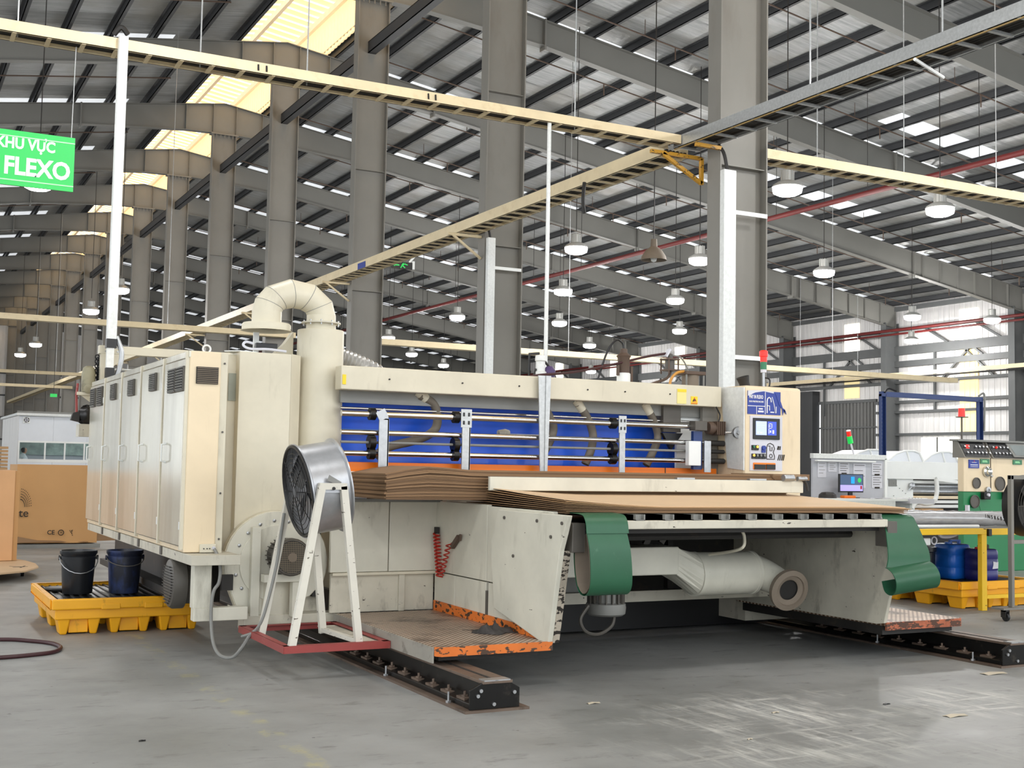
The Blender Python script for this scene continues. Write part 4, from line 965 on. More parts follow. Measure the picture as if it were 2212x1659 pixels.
mb = MB(); mb.tube([(7.5,9.141,2.045),(7.5,9.141,2.16),(7.507,9.141,2.185),(7.525,9.141,2.195),(7.543,9.141,2.185),(7.55,9.141,2.15)], .006, 6); mb.tube([(7.5,9.141,2.115),(7.53,9.141,2.115),(7.53,9.141,2.07)], .005, 6); mb.tube([(7.56,9.141,2.2),(7.585,9.141,2.13),(7.6,9.141,2.05),(7.61,9.141,2.05),(7.61,9.141,2.11)], .004, 6); mb.box(7.54,9.139,2.05,7.585,9.142,2.06)
lab(mb.build('poster_emblem', M['sign_white'], po, fix=False), 'white outlined emblem')
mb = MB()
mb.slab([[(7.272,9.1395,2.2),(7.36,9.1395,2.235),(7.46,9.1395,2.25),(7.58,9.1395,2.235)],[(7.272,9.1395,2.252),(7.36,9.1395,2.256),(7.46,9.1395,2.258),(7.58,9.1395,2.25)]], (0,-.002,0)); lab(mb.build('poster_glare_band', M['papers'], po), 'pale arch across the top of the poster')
mb = MB(); mb.prism([(7.6,2.235),(7.665,2.16),(7.69,2.1),(7.72,2.085),(7.71,2.07),(7.735,2.04),(7.725,2.075),(7.7,2.06),(7.69,2.03),(7.685,2.09),(7.65,2.12)], 'y', 9.1395, 9.1445); lab(mb.build('ink_smear', M['navy'], cc), 'dark blue smear running right of the poster')
MB().box(7.3, 9.14, 1.5, 7.685, 9.15, 2.015).build('panel_frame', M['papers'], cc)
sc = MB().box(7.33, 9.125, 1.795, 7.645, 9.142, 1.995).build('touch_screen', M['black'], cc, bevel=.004)
MB().box(7.355, 9.1225, 1.835, 7.483, 9.126, 1.965).build('screen_page', M['scr_blue'], sc)
MB().box(7.495, 9.1225, 1.835, 7.6, 9.126, 1.965).build('screen_page', M['scr_deep'], sc)
mb = MB()
for a in ((7.505,1.85,7.512,1.945),(7.505,1.94,7.545,1.947),(7.54,1.9,7.547,1.947),(7.512,1.92,7.53,1.926),(7.505,1.9,7.547,1.906),(7.52,1.86,7.535,1.88),(7.55,1.85,7.57,1.885),(7.37,1.85,7.39,1.862),(7.4,1.85,7.43,1.862),(7.37,1.92,7.46,1.923),(7.37,1.9,7.46,1.903),(7.37,1.94,7.46,1.943)): mb.box(a[0],9.1205,a[1],a[2],9.123,a[3])
mb.build('screen_marks', M['sign_white'], sc)
bt = MB(); 
def button(x, z, m, parent=cc):
    o = MB().box(x-.02, 9.128, z-.024, x+.02, 9.141, z+.024).build('push_button', M['black'], parent, bevel=.002)
    MB().lathe((x, 9.126, z+.008), (0,-1,0), [(.012,0),(.012,.006),(.0,.007)], 12).build('button_lens', M[m], o)
button(7.335, 1.715, 'greenlens'); button(7.375, 1.715, 'led_amber')
for k, m in enumerate(('led_amber', 'motor_lt', 'motor_lt', 'motor_lt')): button(7.335+.042*k, 1.635, m)
mb = MB(); mb.lathe((7.455,9.14,1.715), (0,-1,0), [(.022,0),(.022,.02),(.0,.022)], 12); mb.box(7.433,9.128,1.67,7.477,9.14,1.71); mb.build('rotary_switch', M['navy'], cc)
# large emblem traced in black on the panel
mb = MB(); ptsE = [(7.495,1.615),(7.495,1.72),(7.51,1.75),(7.54,1.76),(7.575,1.745),(7.59,1.71),(7.575,1.675),(7.59,1.64),(7.59,1.61),(7.495,1.61)]
mb.tube([(a,9.138,b) for a,b in ptsE], .004, 6); mb.tube([(a,9.138,b) for a,b in ((7.515,1.735),(7.535,1.735),(7.535,1.69),(7.56,1.69),(7.56,1.725))], .004, 6); mb.torus((7.547,9.138,1.64),(0,1,0),.017,.0035,14,6); mb.build('panel_emblem', M['ink'], cc, fix=False)
mb = MB()
for k in range(4): mb.bar((7.63+.022*k,9.139,1.6),(7.65+.02*k,9.139,1.655),.004,.01,(1,0,0))
mb.bar((7.63,9.139,1.7),(7.64,9.139,1.735),.004,.02,(1,0,0)); mb.bar((7.655,9.139,1.7),(7.66,9.139,1.735),.004,.012,(1,0,0)); mb.build('panel_marks', M['ink'], cc)
o = MB().box(7.335, 9.13, 1.51, 7.6, 9.142, 1.575).build('switch_strip', M['orange'], cc, bevel=.008)
MB().box(7.342, 9.122, 1.512, 7.475, 9.132, 1.558).build('black_switch', M['black'], o); MB().box(7.485, 9.122, 1.512, 7.59, 9.132, 1.56).build('black_switch', M['black'], o)
for x in (7.303, 7.683):
    for z in (1.52, 1.77, 2.005): pass
t = thing('tower_light', (7.79, 9.55, 2.3), 'red and green stack light on top of the control cabinet', 'light')
MB().cyl((7.79,9.55,2.3),(7.79,9.55,2.47),.014,n=10).build('stem', M['alu'], t)
MB().cyl((7.79,9.55,2.47),(7.79,9.55,2.5),.03,n=16).build('base', M['papers'], t)
MB().cyl((7.79,9.55,2.5),(7.79,9.55,2.575),.032,n=16).build('green_lens', M['greenlens'], t)
MB().lathe((7.79,9.55,2.575),(0,0,1),[(.034,0),(.034,.05),(.042,.055),(.042,.105),(.03,.115),(.0,.118)],16).build('red_lens', M['led_red'], t)
MB().tube(smoothpath([(7.8,9.55,2.42),(7.85,9.53,2.4),(7.84,9.53,2.32),(7.8,9.53,2.3)]), .008, 6).build('light_cable', M['black'], t)
t = MB().lathe((7.57,9.55,2.3),(-.35,0,1),[(.05,0),(.052,.06),(.065,.12),(.06,.12),(.03,.09),(.0,.085)],16).build('black_cup', M['dark']); tag(t, 'tilted dark cup standing on top of the control cabinet', 'cup')
# ============================================================ floor rails
def rail(x0, lbl):
    t = thing('floor_rail', (x0+.21, 9.5, 0), lbl, 'rail')
    MB().box(x0, 6.75, 0, x0+.44, 14, .016).build('base_plate', M['rail_brown'], t)
    mb = MB(); mb.box(x0+.13, 6.8, .016, x0+.31, 14, .17); mb.prism([(x0+.05,.016),(x0+.39,.016),(x0+.39,.05),(x0+.31,.075),(x0+.13,.075),(x0+.05,.05)], 'y', 6.8, 14); mb.build('rail_beam', M['oily'], t, bevel=.004)
    mb = MB(); mb.box(x0+.12, 6.76, .168, x0+.325, 14, .186); mb.build('rail_head', M['rail_brown'], t, bevel=.003)
    MB().box(x0+.205, 6.76, .186, x0+.225, 14, .189).build('head_groove', M['seam'], t)
    mb = MB(); mb.prism([(x0+.04,.016),(x0+.38,.016),(x0+.38,.135),(x0+.3,.18),(x0+.14,.185),(x0+.04,.135)], 'y', 6.77, 6.79); o = mb.build('end_plate', M['oily'], t, bevel=.003)
    b = MB()
    for dx, z in ((.09,.1),(.34,.11),(.2,.045),(.11,.13)): b.cyl((x0+dx,6.77,z),(x0+dx,6.758,z),.012,n=8)
    b.each('bolt', M['alu'], o)
    MB().box(x0+.13, 6.76, .184, x0+.31, 6.84, .192).build('wiper', M['alu'], t)
    for k in range(9):
        y = 6.95+.24*k
        mb = MB(); mb.box(x0+.06, y-.06, .05, x0+.13, y+.06, .068); mb.cyl((x0+.09,y,.066),(x0+.09,y,.078),.022,n=6); mb.cyl((x0+.09,y,.078),(x0+.09,y,.1),.009,n=8); mb.build('rail_clip', M['rail_brown'], t)
    for y in (7.05, 8.1): 
        mb = MB(); mb.cyl((x0+.025,y,.016),(x0+.025,y,.03),.018,n=6); mb.cyl((x0+.025,y,.03),(x0+.025,y,.085),.007,n=8); mb.build('anchor_bolt', M['alu'], t)
rail(3.245, 'near black floor rail with bolted clips, its end towards the camera')
rail(7.855, 'far black floor rail leaving the picture at lower right')

# ============================================================ electrical cabinets
CY = [9.38, 10.2, 11.15, 12.1, 13.07, 14.05]
VENT = [[(9.43,9.68),(9.72,9.98)], [(10.48,10.73)], [(11.45,11.72)], [(12.4,12.66)], [(13.18,13.48),(13.64,13.92)]]
VZ = [(2.03,2.22),(2.08,2.23),(2.08,2.23),(2.08,2.24),(2.05,2.25)]
CL = ['electrical cabinet nearest the camera, with two side vents and front grille', 'second electrical cabinet from the near end, one small vent', 'middle one of the five electrical cabinets, one small vent', 'fourth electrical cabinet from the near end, one small vent', 'farthest electrical cabinet, two vents, beside the white cable post']
for i in range(5):
    a, b = CY[i]+.006, CY[i+1]-.006
    t = thing('electrical_cabinet', (2.31, (a+b)/2, .8), CL[i], 'cabinet', 'row of electrical cabinets')
    MB().box(2.12, a, .8, 2.5 if i else 2.36, b, 2.335).build('body', M['ctrl'], t, bevel=.008)
    MB().box(2.112, a, 2.285, 2.13, b, 2.335).build('top_rail', M['cab'], t, bevel=.003)
    d = MB().box(2.100, a+.06, .845, 2.121, b-.012, 2.277).build('door', M['cab'], t, bevel=.005)
    MB().box(2.112, a+.052, .84, 2.1195, b-.004, 2.2805).build('door_gap', M['seam'], t)
    MB().box(2.094, a+.012, .82, 2.122, a+.048, 2.33).build('edge_post', M['beige'], t, bevel=.003)
    for (va, vb) in VENT[i]:
        z0, z1 = VZ[i]; 
        v = MB().box(2.080, va, z0, 2.101, vb, z1).build('vent', M['motor'], d, bevel=.002)
        n = 9; sl = MB()
        for k in range(n):
            z = z0+.012+(z1-z0-.024)*k/(n-1); sl.bar((2.079, va+.012, z), (2.079, vb-.012, z), .014, .006, (.6,0,1))
        v2 = MB().box(2.0785, va+.01, z0+.008, 2.0805, vb-.01, z1-.008); v2.build('vent_opening', M['seam'], d)
        sl.build('vent_slats', M['motor_lt'], d)
    hy = a+.075 if i else b-.07
    hy = b-.17
    MB().tube([(2.1,hy,1.48),(2.062,hy,1.49),(2.062,hy,1.62),(2.1,hy,1.63)], .009, 8).build('handle', M['white'], d)
    for z in (1.0, 2.1): MB().cyl((2.1,a+.07,z-.03),(2.1,a+.07,z+.03),.008,n=8).build('hinge', M['zinc'], d)
    if i == 0:
        g = MB().box(2.17, 9.372, 2.085, 2.338, 9.386, 2.215).build('front_grille', M['dark'], t)
        for k in range(9): MB().bar((2.175, 9.37, 2.093+.0142*k), (2.333, 9.37, 2.093+.0142*k), .012, .005, (0,-.5,1)).build('slat', M['belt_under'], g)
        MB().torus((2.3,9.62,2.375),(0,1,0),.03,.008,16,6).build('lifting_eye', M['zinc'], t)
        MB().box(2.36, 9.4, .76, 2.415, 9.44, 2.33).build('corner_post', M['beige'], t)
        bb = MB()
        for z in (2.25, 1.72, 1.25, .9): bb.cyl((2.39,9.4,z),(2.39,9.392,z),.008,n=8)
        bb.each('bolt', M['motor'], t)
        s = MB().box(2.24, 9.366, .80, 2.365, 9.384, .865).build('socket_outlet', M['beige'], t, bevel=.004)
        mb = MB()
        for dx in (.03,.055,.075): mb.cyl((2.24+dx,9.366,.83),(2.24+dx,9.36,.83),.005,n=6)
        mb.each('socket_hole', M['dark'], s)
        MB().cyl((2.345,9.37,.835),(2.345,9.34,.83),.014,n=10).build('plug', M['papers'], s)
# base frame under them
bf = thing('base_frame', (2.35, 10, 0), 'worn cream steel base frame carrying the electrical cabinets', 'frame')
MB().box(2.13, 9.15, .72, 2.5, 14.05, .795).build('long_beam', M['beige_dirty'], bf, bevel=.004)
for i in range(1, 5): MB().box(2.118, CY[i]-.03, .73, 2.132, CY[i]+.03, .795).build('beam_clip', M['motor'], bf)
MB().box(2.2, 9.35, .38, 2.335, 9.46, .76).build('front_post', M['beige_worn'], bf, bevel=.006)
MB().box(2.205, 9.34, .285, 2.62, 9.44, .385).build('front_beam', M['beige_worn'], bf, bevel=.006)
MB().box(2.4, 10.2, .33, 2.62, 13.9, .72).build('shade_block', M['dark'], bf)  # dark block added for the shade and dark details under the cabinets
MB().box(2.25, 9.9, .36, 2.4, 13.9, .42).build('cross_beam', M['dark'], bf)
MB().box(2.44, 9.46, .5, 2.53, 9.5, .62).build('junction_box', M['dark'], bf)
for y in (12.9, 13.7): MB().box(2.4, y, 0, 2.55, y+.12, .34).build('frame_foot', M['dark'], bf)
# belt wheel / fan motor sticking out below
t = thing('round_motor', (2.2, 9.95, .32), 'round dark ribbed motor below the nearest electrical cabinet', 'motor')
MB().lathe((2.13,9.86,.53),(1,0,0),[(.0,-.02),(.14,-.02),(.185,-.005),(.2,.02),(.2,.1),(.16,.12),(.16,.3),(.0,.3)],28).build('housing', M['motor'], t)
mb = MB()
for k in range(14): z = .53-.155+.022*k; w = math.sqrt(max(.0004,.165**2-(z-.53)**2)); mb.box(2.104,9.86-w,z-.004,2.112,9.86+w,z+.004)
mb.build('rib', M['dark'], t)
# beige duct boxes right of the cabinets
t = thing('duct_cabinet', (2.8, 9.9, .75), 'plain beige metal duct cabinet between the cabinets and vent pipe', 'cabinet')
MB().box(2.56, 9.6, .75, 2.985, 10.2, 2.372).build('body', M['beige'], t, bevel=.004)
mb = MB(); mb.prism([(2.985,9.6),(3.1,9.72),(3.1,10.2),(2.985,10.2)], 'z', .75, 2.375); mb.build('chamfered_side', M['beige'], t)
MB().box(2.415, 9.7, .75, 2.56, 10.2, 2.35).build('recessed_panel', M['beige'], t)
MB().box(2.5, 9.69, 1.98, 2.56, 9.702, 2.2).build('patch', mat('grey_green_patch', (150,154,140), .4), t)
mb = MB(); mb.prism([(2.46,9.7),(2.56,9.6),(2.72,9.66),(2.6,9.9)], 'z', 2.372, 2.38); mb.build('plastic_film', M['zinc'], t)
MB().tube(smoothpath([(2.72,9.8,2.46),(2.66,9.8,2.47),(2.64,9.8,2.44),(2.7,9.8,2.415),(2.85,9.8,2.42),(3.0,9.8,2.41)]), .011, 8).build('white_air_line', M['papers'], t)
MB().box(2.76, 9.85, 2.43, 2.94, 9.9, 2.475).build('valve_block', M['black'], t, bevel=.004)
mb = MB(); mb.box(2.765,9.95,2.37,2.81,9.97,2.57); mb.build('white_stand', M['white'], t)
mb = MB(); mb.prism([(2.93,2.375),(3.12,2.375),(3.12,2.6),(3.05,2.5)], 'y', 10.0, 10.1); mb.build('gusset', M['beige'], t)

# vent pipe with its gooseneck
vp = thing('vent_pipe', (3.31, 9.8, .3), 'cream vent pipe with a segmented gooseneck and downward hood', 'duct')
c = (3.31, 9.85, 0)
mb = MB(); mb.lathe((3.31,9.85,.95),(0,0,1),[(.195,0),(.195,1.655),(.19,1.66),(.12,1.662)],40); mb.build('main_pipe', M['beige'], vp)
MB().lathe((3.31,9.85,2.61),(0,0,1),[(.125,0),(.125,.06)],32).build('neck', M['beige'], vp)
f = MB().lathe((3.31,9.85,2.665),(0,0,1),[(.12,0),(.165,.0),(.165,.012),(.12,.014)],32).build('pipe_flange', M['beige_dirty'], vp)
b = MB()
for k in range(10): a = 2*pi*k/10; b.cyl((3.31+.15*cos(a),9.85+.15*sin(a),2.65),(3.31+.15*cos(a),9.85+.15*sin(a),2.69),.007,n=6)
b.each('flange_bolt', M['alu'], f)
# gooseneck: five mitred segments
cx, R = 3.075, .235; angs = [0, 26, 62, 98, 134, 158, 180]; zc = 2.735
def gp(a): return Vector((cx+R*cos(radians(a)), 9.85, zc+R*.72*sin(radians(a))))
rr = .122
def ringat(a, m):
    p = gp(a); d = Vector((cos(radians(a)), 0, sin(radians(a)))); 
    return [p + d*rr*cos(2*pi*j/m) + Vector((0,1,0))*rr*sin(2*pi*j/m) for j in range(m)]
m = 28
for a, b_ in zip(angs, angs[1:]):
    s = MB(); s.add(ringat(a, m)+ringat(b_, m), [(j,(j+1)%m,(j+1)%m+m,j+m) for j in range(m)], True); seg = s.build('elbow_segment', M['beige'], vp)
    sm = MB(); rg = ringat(b_, m); sm.tube(rg+[rg[0]], .0025, 4, False)
    if b_ < 180: sm.build('seam', M['motor_lt'], seg)
MB().lathe((3.31,9.85,2.665),(0,0,1),[(.122,0),(.122,.075)],28).build('neck', M['beige'], vp)
MB().lathe((2.84,9.85,2.63),(0,0,1),[(.122,.11),(.122,0)],28).build('neck', M['beige'], vp)
h = MB().lathe((2.84,9.85,2.575),(0,0,1),[(.122,.06),(.19,.062),(.2,.05),(.2,.008),(.21,.0),(.2,-.002),(.195,.005),(.195,.05)],36).build('hood', M['beige'], vp)
MB().lathe((2.84,9.85,2.61),(0,0,1),[(.0,0),(.19,0)],36).build('hood_mesh', M['seam'], vp)

# blower
bl = thing('blower', (2.9, 9.5, .19), 'cream centrifugal blower with a grey motor behind the drum fan', 'blower')
C0 = (2.885, .70); r = .425
poly = [(3.17,.43)]+[(C0[0]+r*cos(radians(a)), C0[1]+r*.97*sin(radians(a))) for a in range(-22, 203, 9)]+[(2.60,.29),(2.76,.29),(2.95,.36)]
mb = MB(); mb.prism(poly, 'y', 9.52, 9.595); mb.build('scroll_casing', M['beige'], bl)
def off(k): 
    return [(C0[0]+(x-C0[0])*k, C0[1]+(z-C0[1])*k) for x, z in poly]
mb = MB(); mb.prism(off(.985), 'y', 9.508, 9.521); mb.build('casing_face', M['beige_worn'], bl, bevel=.004)
mb = MB(); mb.prism([(C0[0]+.30*cos(radians(a)), C0[1]+.30*sin(radians(a))) for a in range(0,360,10)], 'y', 9.498, 9.51); cover = mb.build('inspection_cover', M['beige_worn'], bl, bevel=.004)
b = MB()
for a in range(75, 285, 20): b.lathe((C0[0]+.335*cos(radians(a)),9.508,C0[1]+.335*sin(radians(a))),(0,-1,0),[(.014,0),(.014,.006),(.008,.01),(.0,.011)],8)
b.each('bolt', M['alu'], cover)
MB().box(2.665, 9.44, .29, 2.735, 9.5, .985).build('upright', M['beige_worn'], bl, bevel=.004)
MB().box(2.735, 9.32, .565, 3.04, 9.42, .625).build('motor_shelf', M['beige_worn'], bl, bevel=.004)
MB().box(2.97, 9.34, .29, 3.03, 9.42, .57).build('shelf_leg', M['beige_worn'], bl, bevel=.004)
MB().lathe((2.9,9.62,.29),(0,0,1),[(.17,0),(.17,.28),(.18,.29),(.15,.3)],24).build('outlet_duct', M['beige_dirty'], bl)
mo = MB().lathe((2.915,9.5,.765),(0,-1,0),[(.115,0),(.115,.22),(.14,.22),(.146,.23),(.146,.29),(.135,.305),(.128,.306),(.124,.3),(.0,.3)],28).build('motor', M['motor'], bl)
MB().lathe((2.915,9.196,.765),(0,-1,0),[(.0,0),(.122,0)],28).build('fan_cover', M['grille'], bl)
MB().lathe((2.915,9.194,.765),(0,-1,0),[(.036,0),(.036,.004),(.0,.004)],16).build('cover_badge', M['belt_under'], bl)
b = MB()
for k in range(24): a = 2*pi*k/24; b.bar((2.915+.125*cos(a),9.47,.765+.125*sin(a)),(2.915+.125*cos(a),9.3,.765+.125*sin(a)),.006,.026,(cos(a),0,sin(a)))
b.build('cooling_fin', M['motor'], mo)
mb = MB(); mb.prism([(2.5,.39),(2.72,.29),(2.72,.24),(2.5,.3)], 'y', 9.46, 9.5); mb.build('foot_gusset', M['beige_dirty'], bl)
MB().box(2.62, 9.44, .19, 3.4, 9.62, .3).build('base_beam', M['beige_dirty'], bl, bevel=.005)
MB().box(3.08, 9.62, .3, 3.28, 9.8, .42).build('base_block', M['beige_dirty'], bl)
MB().box(3.2, 9.55, .42, 3.26, 9.9, 1.18).build('dark_frame', M['dark'], bl)
MB().box(2.9, 9.83, .2, 3.3, 10.0, .95).build('dark_backing', M['dark'], bl)

# drum fan on its welded stand
fa = thing('drum_fan', (2.95, 8.55, .2), 'galvanised drum fan on a white A frame stand with red base', 'fan')
Xl, Xr, Yf, Yb = 2.54, 3.312, 8.14, 9.29
def angle(p, q, n, par=fa, m='redframe', w=.05):
    mb = MB(); mb.bar(p, q, .006, w); p2 = Vector(p)+Vector((0,0,w/2)); q2 = Vector(q)+Vector((0,0,w/2)); mb.bar(p2, q2, .012, .005); return mb.build(n, M[m], par)
for p, q in (((Xl,Yf,.225),(Xr,Yf,.225)),((Xl,Yf,.225),(Xl,Yb,.225)),((Xl,Yb,.225),(Xr,Yb,.225)),((Xr,Yf,.225),(Xr,Yb,.225))):
    mb = MB(); d = Vector(q)-Vector(p)
    mb.bar(p, q, .008, .05)
    n = Vector((0,1,0)) if abs(d.x) > .1 and p[1] < 8.5 else Vector((1,0,0)) if p[0] < 2.6 and abs(d.y) > .1 else Vector((0,-1,0)) if abs(d.x) > .1 else Vector((-1,0,0))
    off_ = n*.025+Vector((0,0,.0225)); mb.bar(Vector(p)+off_, Vector(q)+off_, .05, .005)
    mb.build('base_angle', M['redframe'], fa)
MB().box(3.13, Yf+.03, .228, Xr-.01, Yb-.1, .236).build('base_plate', M['beige_dirty'], fa)
ap = 1.335
LEGS = [((2.60,8.17),(3.10,8.2)), ((2.61,8.93),(3.06,8.86))]
for (a, b_), ya in zip(LEGS, (8.2, 8.9)):
    xa0, xa1 = 2.795, 2.955
    for (fx, fy), tx in ((a, xa0), (b_, xa1)): MB().bar((fx, fy, .225), (tx, ya, ap), .05, .045, (0,1,0)).build('leg', M['whiteframe'], fa)
    MB().bar((xa0-.02, ya, ap), (xa1+.02, ya, ap), .045, .045, (0,1,0)).build('top_bar', M['whiteframe'], fa)
    MB().cyl((2.875, ya-.03, ap-.015), (2.875, ya+.03, ap-.015), .012, n=8).build('pivot_bolt', M['dark'], fa)
MB().bar((3.06,8.86,.25),(3.10,8.2,.25),.04,.03).build('foot_brace', M['whiteframe'], fa)
# drum: axis along x, tipped a little
cD = Vector((2.885, 8.55, 1.315)); axd = Vector((.97, 0, .17)).normalized(); R_ = .325
mb = MB(); mb.lathe(cD, axd, [(R_,-.145),(R_+.018,-.15),(R_+.02,-.14),(R_,-.13),(R_,.13),(R_+.02,.14),(R_+.018,.15),(R_-.006,.145),(R_-.006,-.145)], 48); dr = mb.build('drum', M['fanring'], fa)
mb = MB()
for k in range(9): mb.torus(cD-axd*(.15+.03*(1-(k/8.)**2)), axd, .045+.033*k, .0028, 36, 4)
up = Vector((0,0,1)); e1 = axd.cross(up).normalized(); e2 = e1.cross(axd)
for k in range(8):
    a = 2*pi*k/8; d = e1*cos(a)+e2*sin(a); mb.tube([cD-axd*.18+d*.04, cD-axd*.168+d*.17, cD-axd*.15+d*R_], .004, 4)
mb.build('front_grille', M['black'], fa, fix=False)
mb = MB()
for k in range(6): mb.torus(cD+axd*.15, axd, .06+.05*k, .0028, 36, 4)
mb.build('rear_grille', M['black'], fa, fix=False)
MB().cyl(cD-axd*.06, cD+axd*.14, .085, n=16).build('fan_motor', M['black'], fa)
for k in range(5):
    a = 2*pi*k/5; d = e1*cos(a)+e2*sin(a); s_ = axd.cross(d)
    MB().slab([[cD-axd*.09+d*.07-s_*.05, cD-axd*.05+d*.07+s_*.05],[cD-axd*.105+d*.19-s_*.085, cD-axd*.035+d*.19+s_*.085],[cD-axd*.095+d*.3-s_*.08, cD-axd*.05+d*.3+s_*.09]], axd*.004).build('fan_blade', M['black'], fa)
mb = MB(); mb.torus(cD-axd*.148, axd, R_, .012, 40, 6); mb.build('rim', M['black'], fa)
for s_ in (-1, 1):
    MB().box(2.80, 8.55+s_*.335-.01, 1.29, 2.95, 8.55+s_*.335+.01, 1.345).build('pivot_plate', M['fanring'], fa)
lab(MB().slab([[(2.83,8.19,1.375),(2.89,8.19,1.355),(2.93,8.19,1.352)],[(2.845,8.19,1.415),(2.90,8.19,1.385),(2.94,8.2,1.365)]], (0,-.004,0)).build('peeling_label', M['motor_lt'], fa), 'curled peeling label')
# power leads: down the rear leg and from the socket
MB().tube(smoothpath([(2.74,8.88,1.12),(2.72,8.88,.95),(2.70,8.89,.75),(2.65,8.9,.5),(2.6,8.91,.32),(2.55,8.95,.24),(2.50,9.05,.2)]), .012, 8).build('fan_cable', M['motor_lt'], fa)
t = MB().tube(smoothpath([(2.345,9.345,.83),(2.37,9.32,.77),(2.385,9.3,.68),(2.375,9.29,.58),(2.34,9.29,.52),(2.325,9.29,.42),(2.325,9.28,.28),(2.33,9.2,.13),(2.36,9.1,.06),(2.42,9.0,.06),(2.47,8.95,.13),(2.53,8.95,.22),(2.57,8.93,.26)]), .013, 8).build('power_lead', M['motor_lt']); tag(t, 'pale grey power lead drooping from the cabinet socket to fan', 'cable')

# winch motor and bag at the far end of the cabinets
t = thing('winch_motor', (2.1, 14.4, 1.75), 'olive hoist motor with black chain at far end of electrical cabinets', 'motor')
mb = MB(); mb.lathe((2.11,14.3,2.24),(0,0,1),[(.07,0),(.075,.05),(.075,.2),(.06,.27),(.03,.29),(.0,.29)],16); mb.build('motor_body', M['winch'], t)
MB().lathe((2.1,14.22,2.27),(0,-1,0),[(.05,0),(.05,.02),(.035,.025),(.0,.025)],16).build('end_cap', M['winch'], t)
MB().box(1.99, 14.25, 2.2, 2.2, 14.4, 2.235).build('mount_plate', M['beige'], t)
mb = MB(); mb.prism([(2.03,2.2),(2.2,2.2),(2.2,2.08)], 'y', 14.28, 14.3); mb.build('gusset', M['beige'], t)
mb = MB()
for k in range(12): mb.torus((2.23+.004*(k%2),14.3,2.66-.026*k),(0,1,0) if k%2 else (1,0,0),.022,.008,10,5)
for k in range(12): mb.torus((2.2+.004*(k%2),14.32,2.64-.026*k),(1,0,0) if k%2 else (0,1,0),.022,.008,10,5)
mb.build('chain', M['black'], t)
mb = MB(); mb.tube([(2.0,14.3,2.33),(1.99,14.3,2.2),(2.0,14.3,2.0)], .014, 8); lab(mb.build('air_tube', M['redframe'], t), 'faded red tube')
MB().box(2.03, 14.28, 1.74, 2.16, 14.5, 1.88).build('bracket_box', M['beige_dirty'], t)
mb = MB(); mb.prism([(1.96,2.0),(2.03,2.02),(2.03,1.9),(1.94,1.92)], 'y', 14.28, 14.36); mb.build('lamp_head', M['dark'], t)
mb = MB(); rows = []
for i in range(9):
    ph = pi*i/8; rows.append([(2.11+.1*sin(ph)*cos(2*pi*j/12)*(1+.15*sin(5*j+i)), 14.34+.09*sin(ph)*sin(2*pi*j/12), 1.98-.11*cos(ph)+.01*sin(3*j)) for j in range(13)])
t = mb.slab(rows, (0,0,.001)).build('plastic_bag', M['bag']); tag(t, 'black plastic bag stuffed under the hoist motor', 'bag')
t = thing('crane_arm', (2.9, 14.2, 2.3), 'beige steel arm above electrical cabinets behind the white post', 'arm')
MB().box(2.2, 14.2, 2.67, 4.2, 14.32, 2.765).build('arm_beam', M['beige'], t, bevel=.005)
mb = MB(); mb.prism([(2.35,2.67),(2.6,2.67),(2.45,2.6),(2.35,2.53)], 'y', 14.2, 14.22); mb.build('gusset', M['beige'], t)
MB().box(2.22, 14.2, 2.3, 2.35, 14.32, 2.67).build('arm_post', M['beige'], t)
b = MB()
for z in (2.7, 2.74):
    for x in (2.27, 2.4): b.cyl((x,14.2,z),(x,14.19,z),.01,n=8)
b.each('bolt', M['alu'], t)
MB().tube([(2.36,14.5,2.52),(3.3,14.5,2.53)], .012, 6).each('tie_rod', M['zinc'], t)
MB().tube(smoothpath([(2.48,14.1,2.34),(2.5,14.1,2.42),(2.55,14.1,2.42),(2.56,14.1,2.35)]), .02, 8).build('pipe_stub', M['zinc'], t)
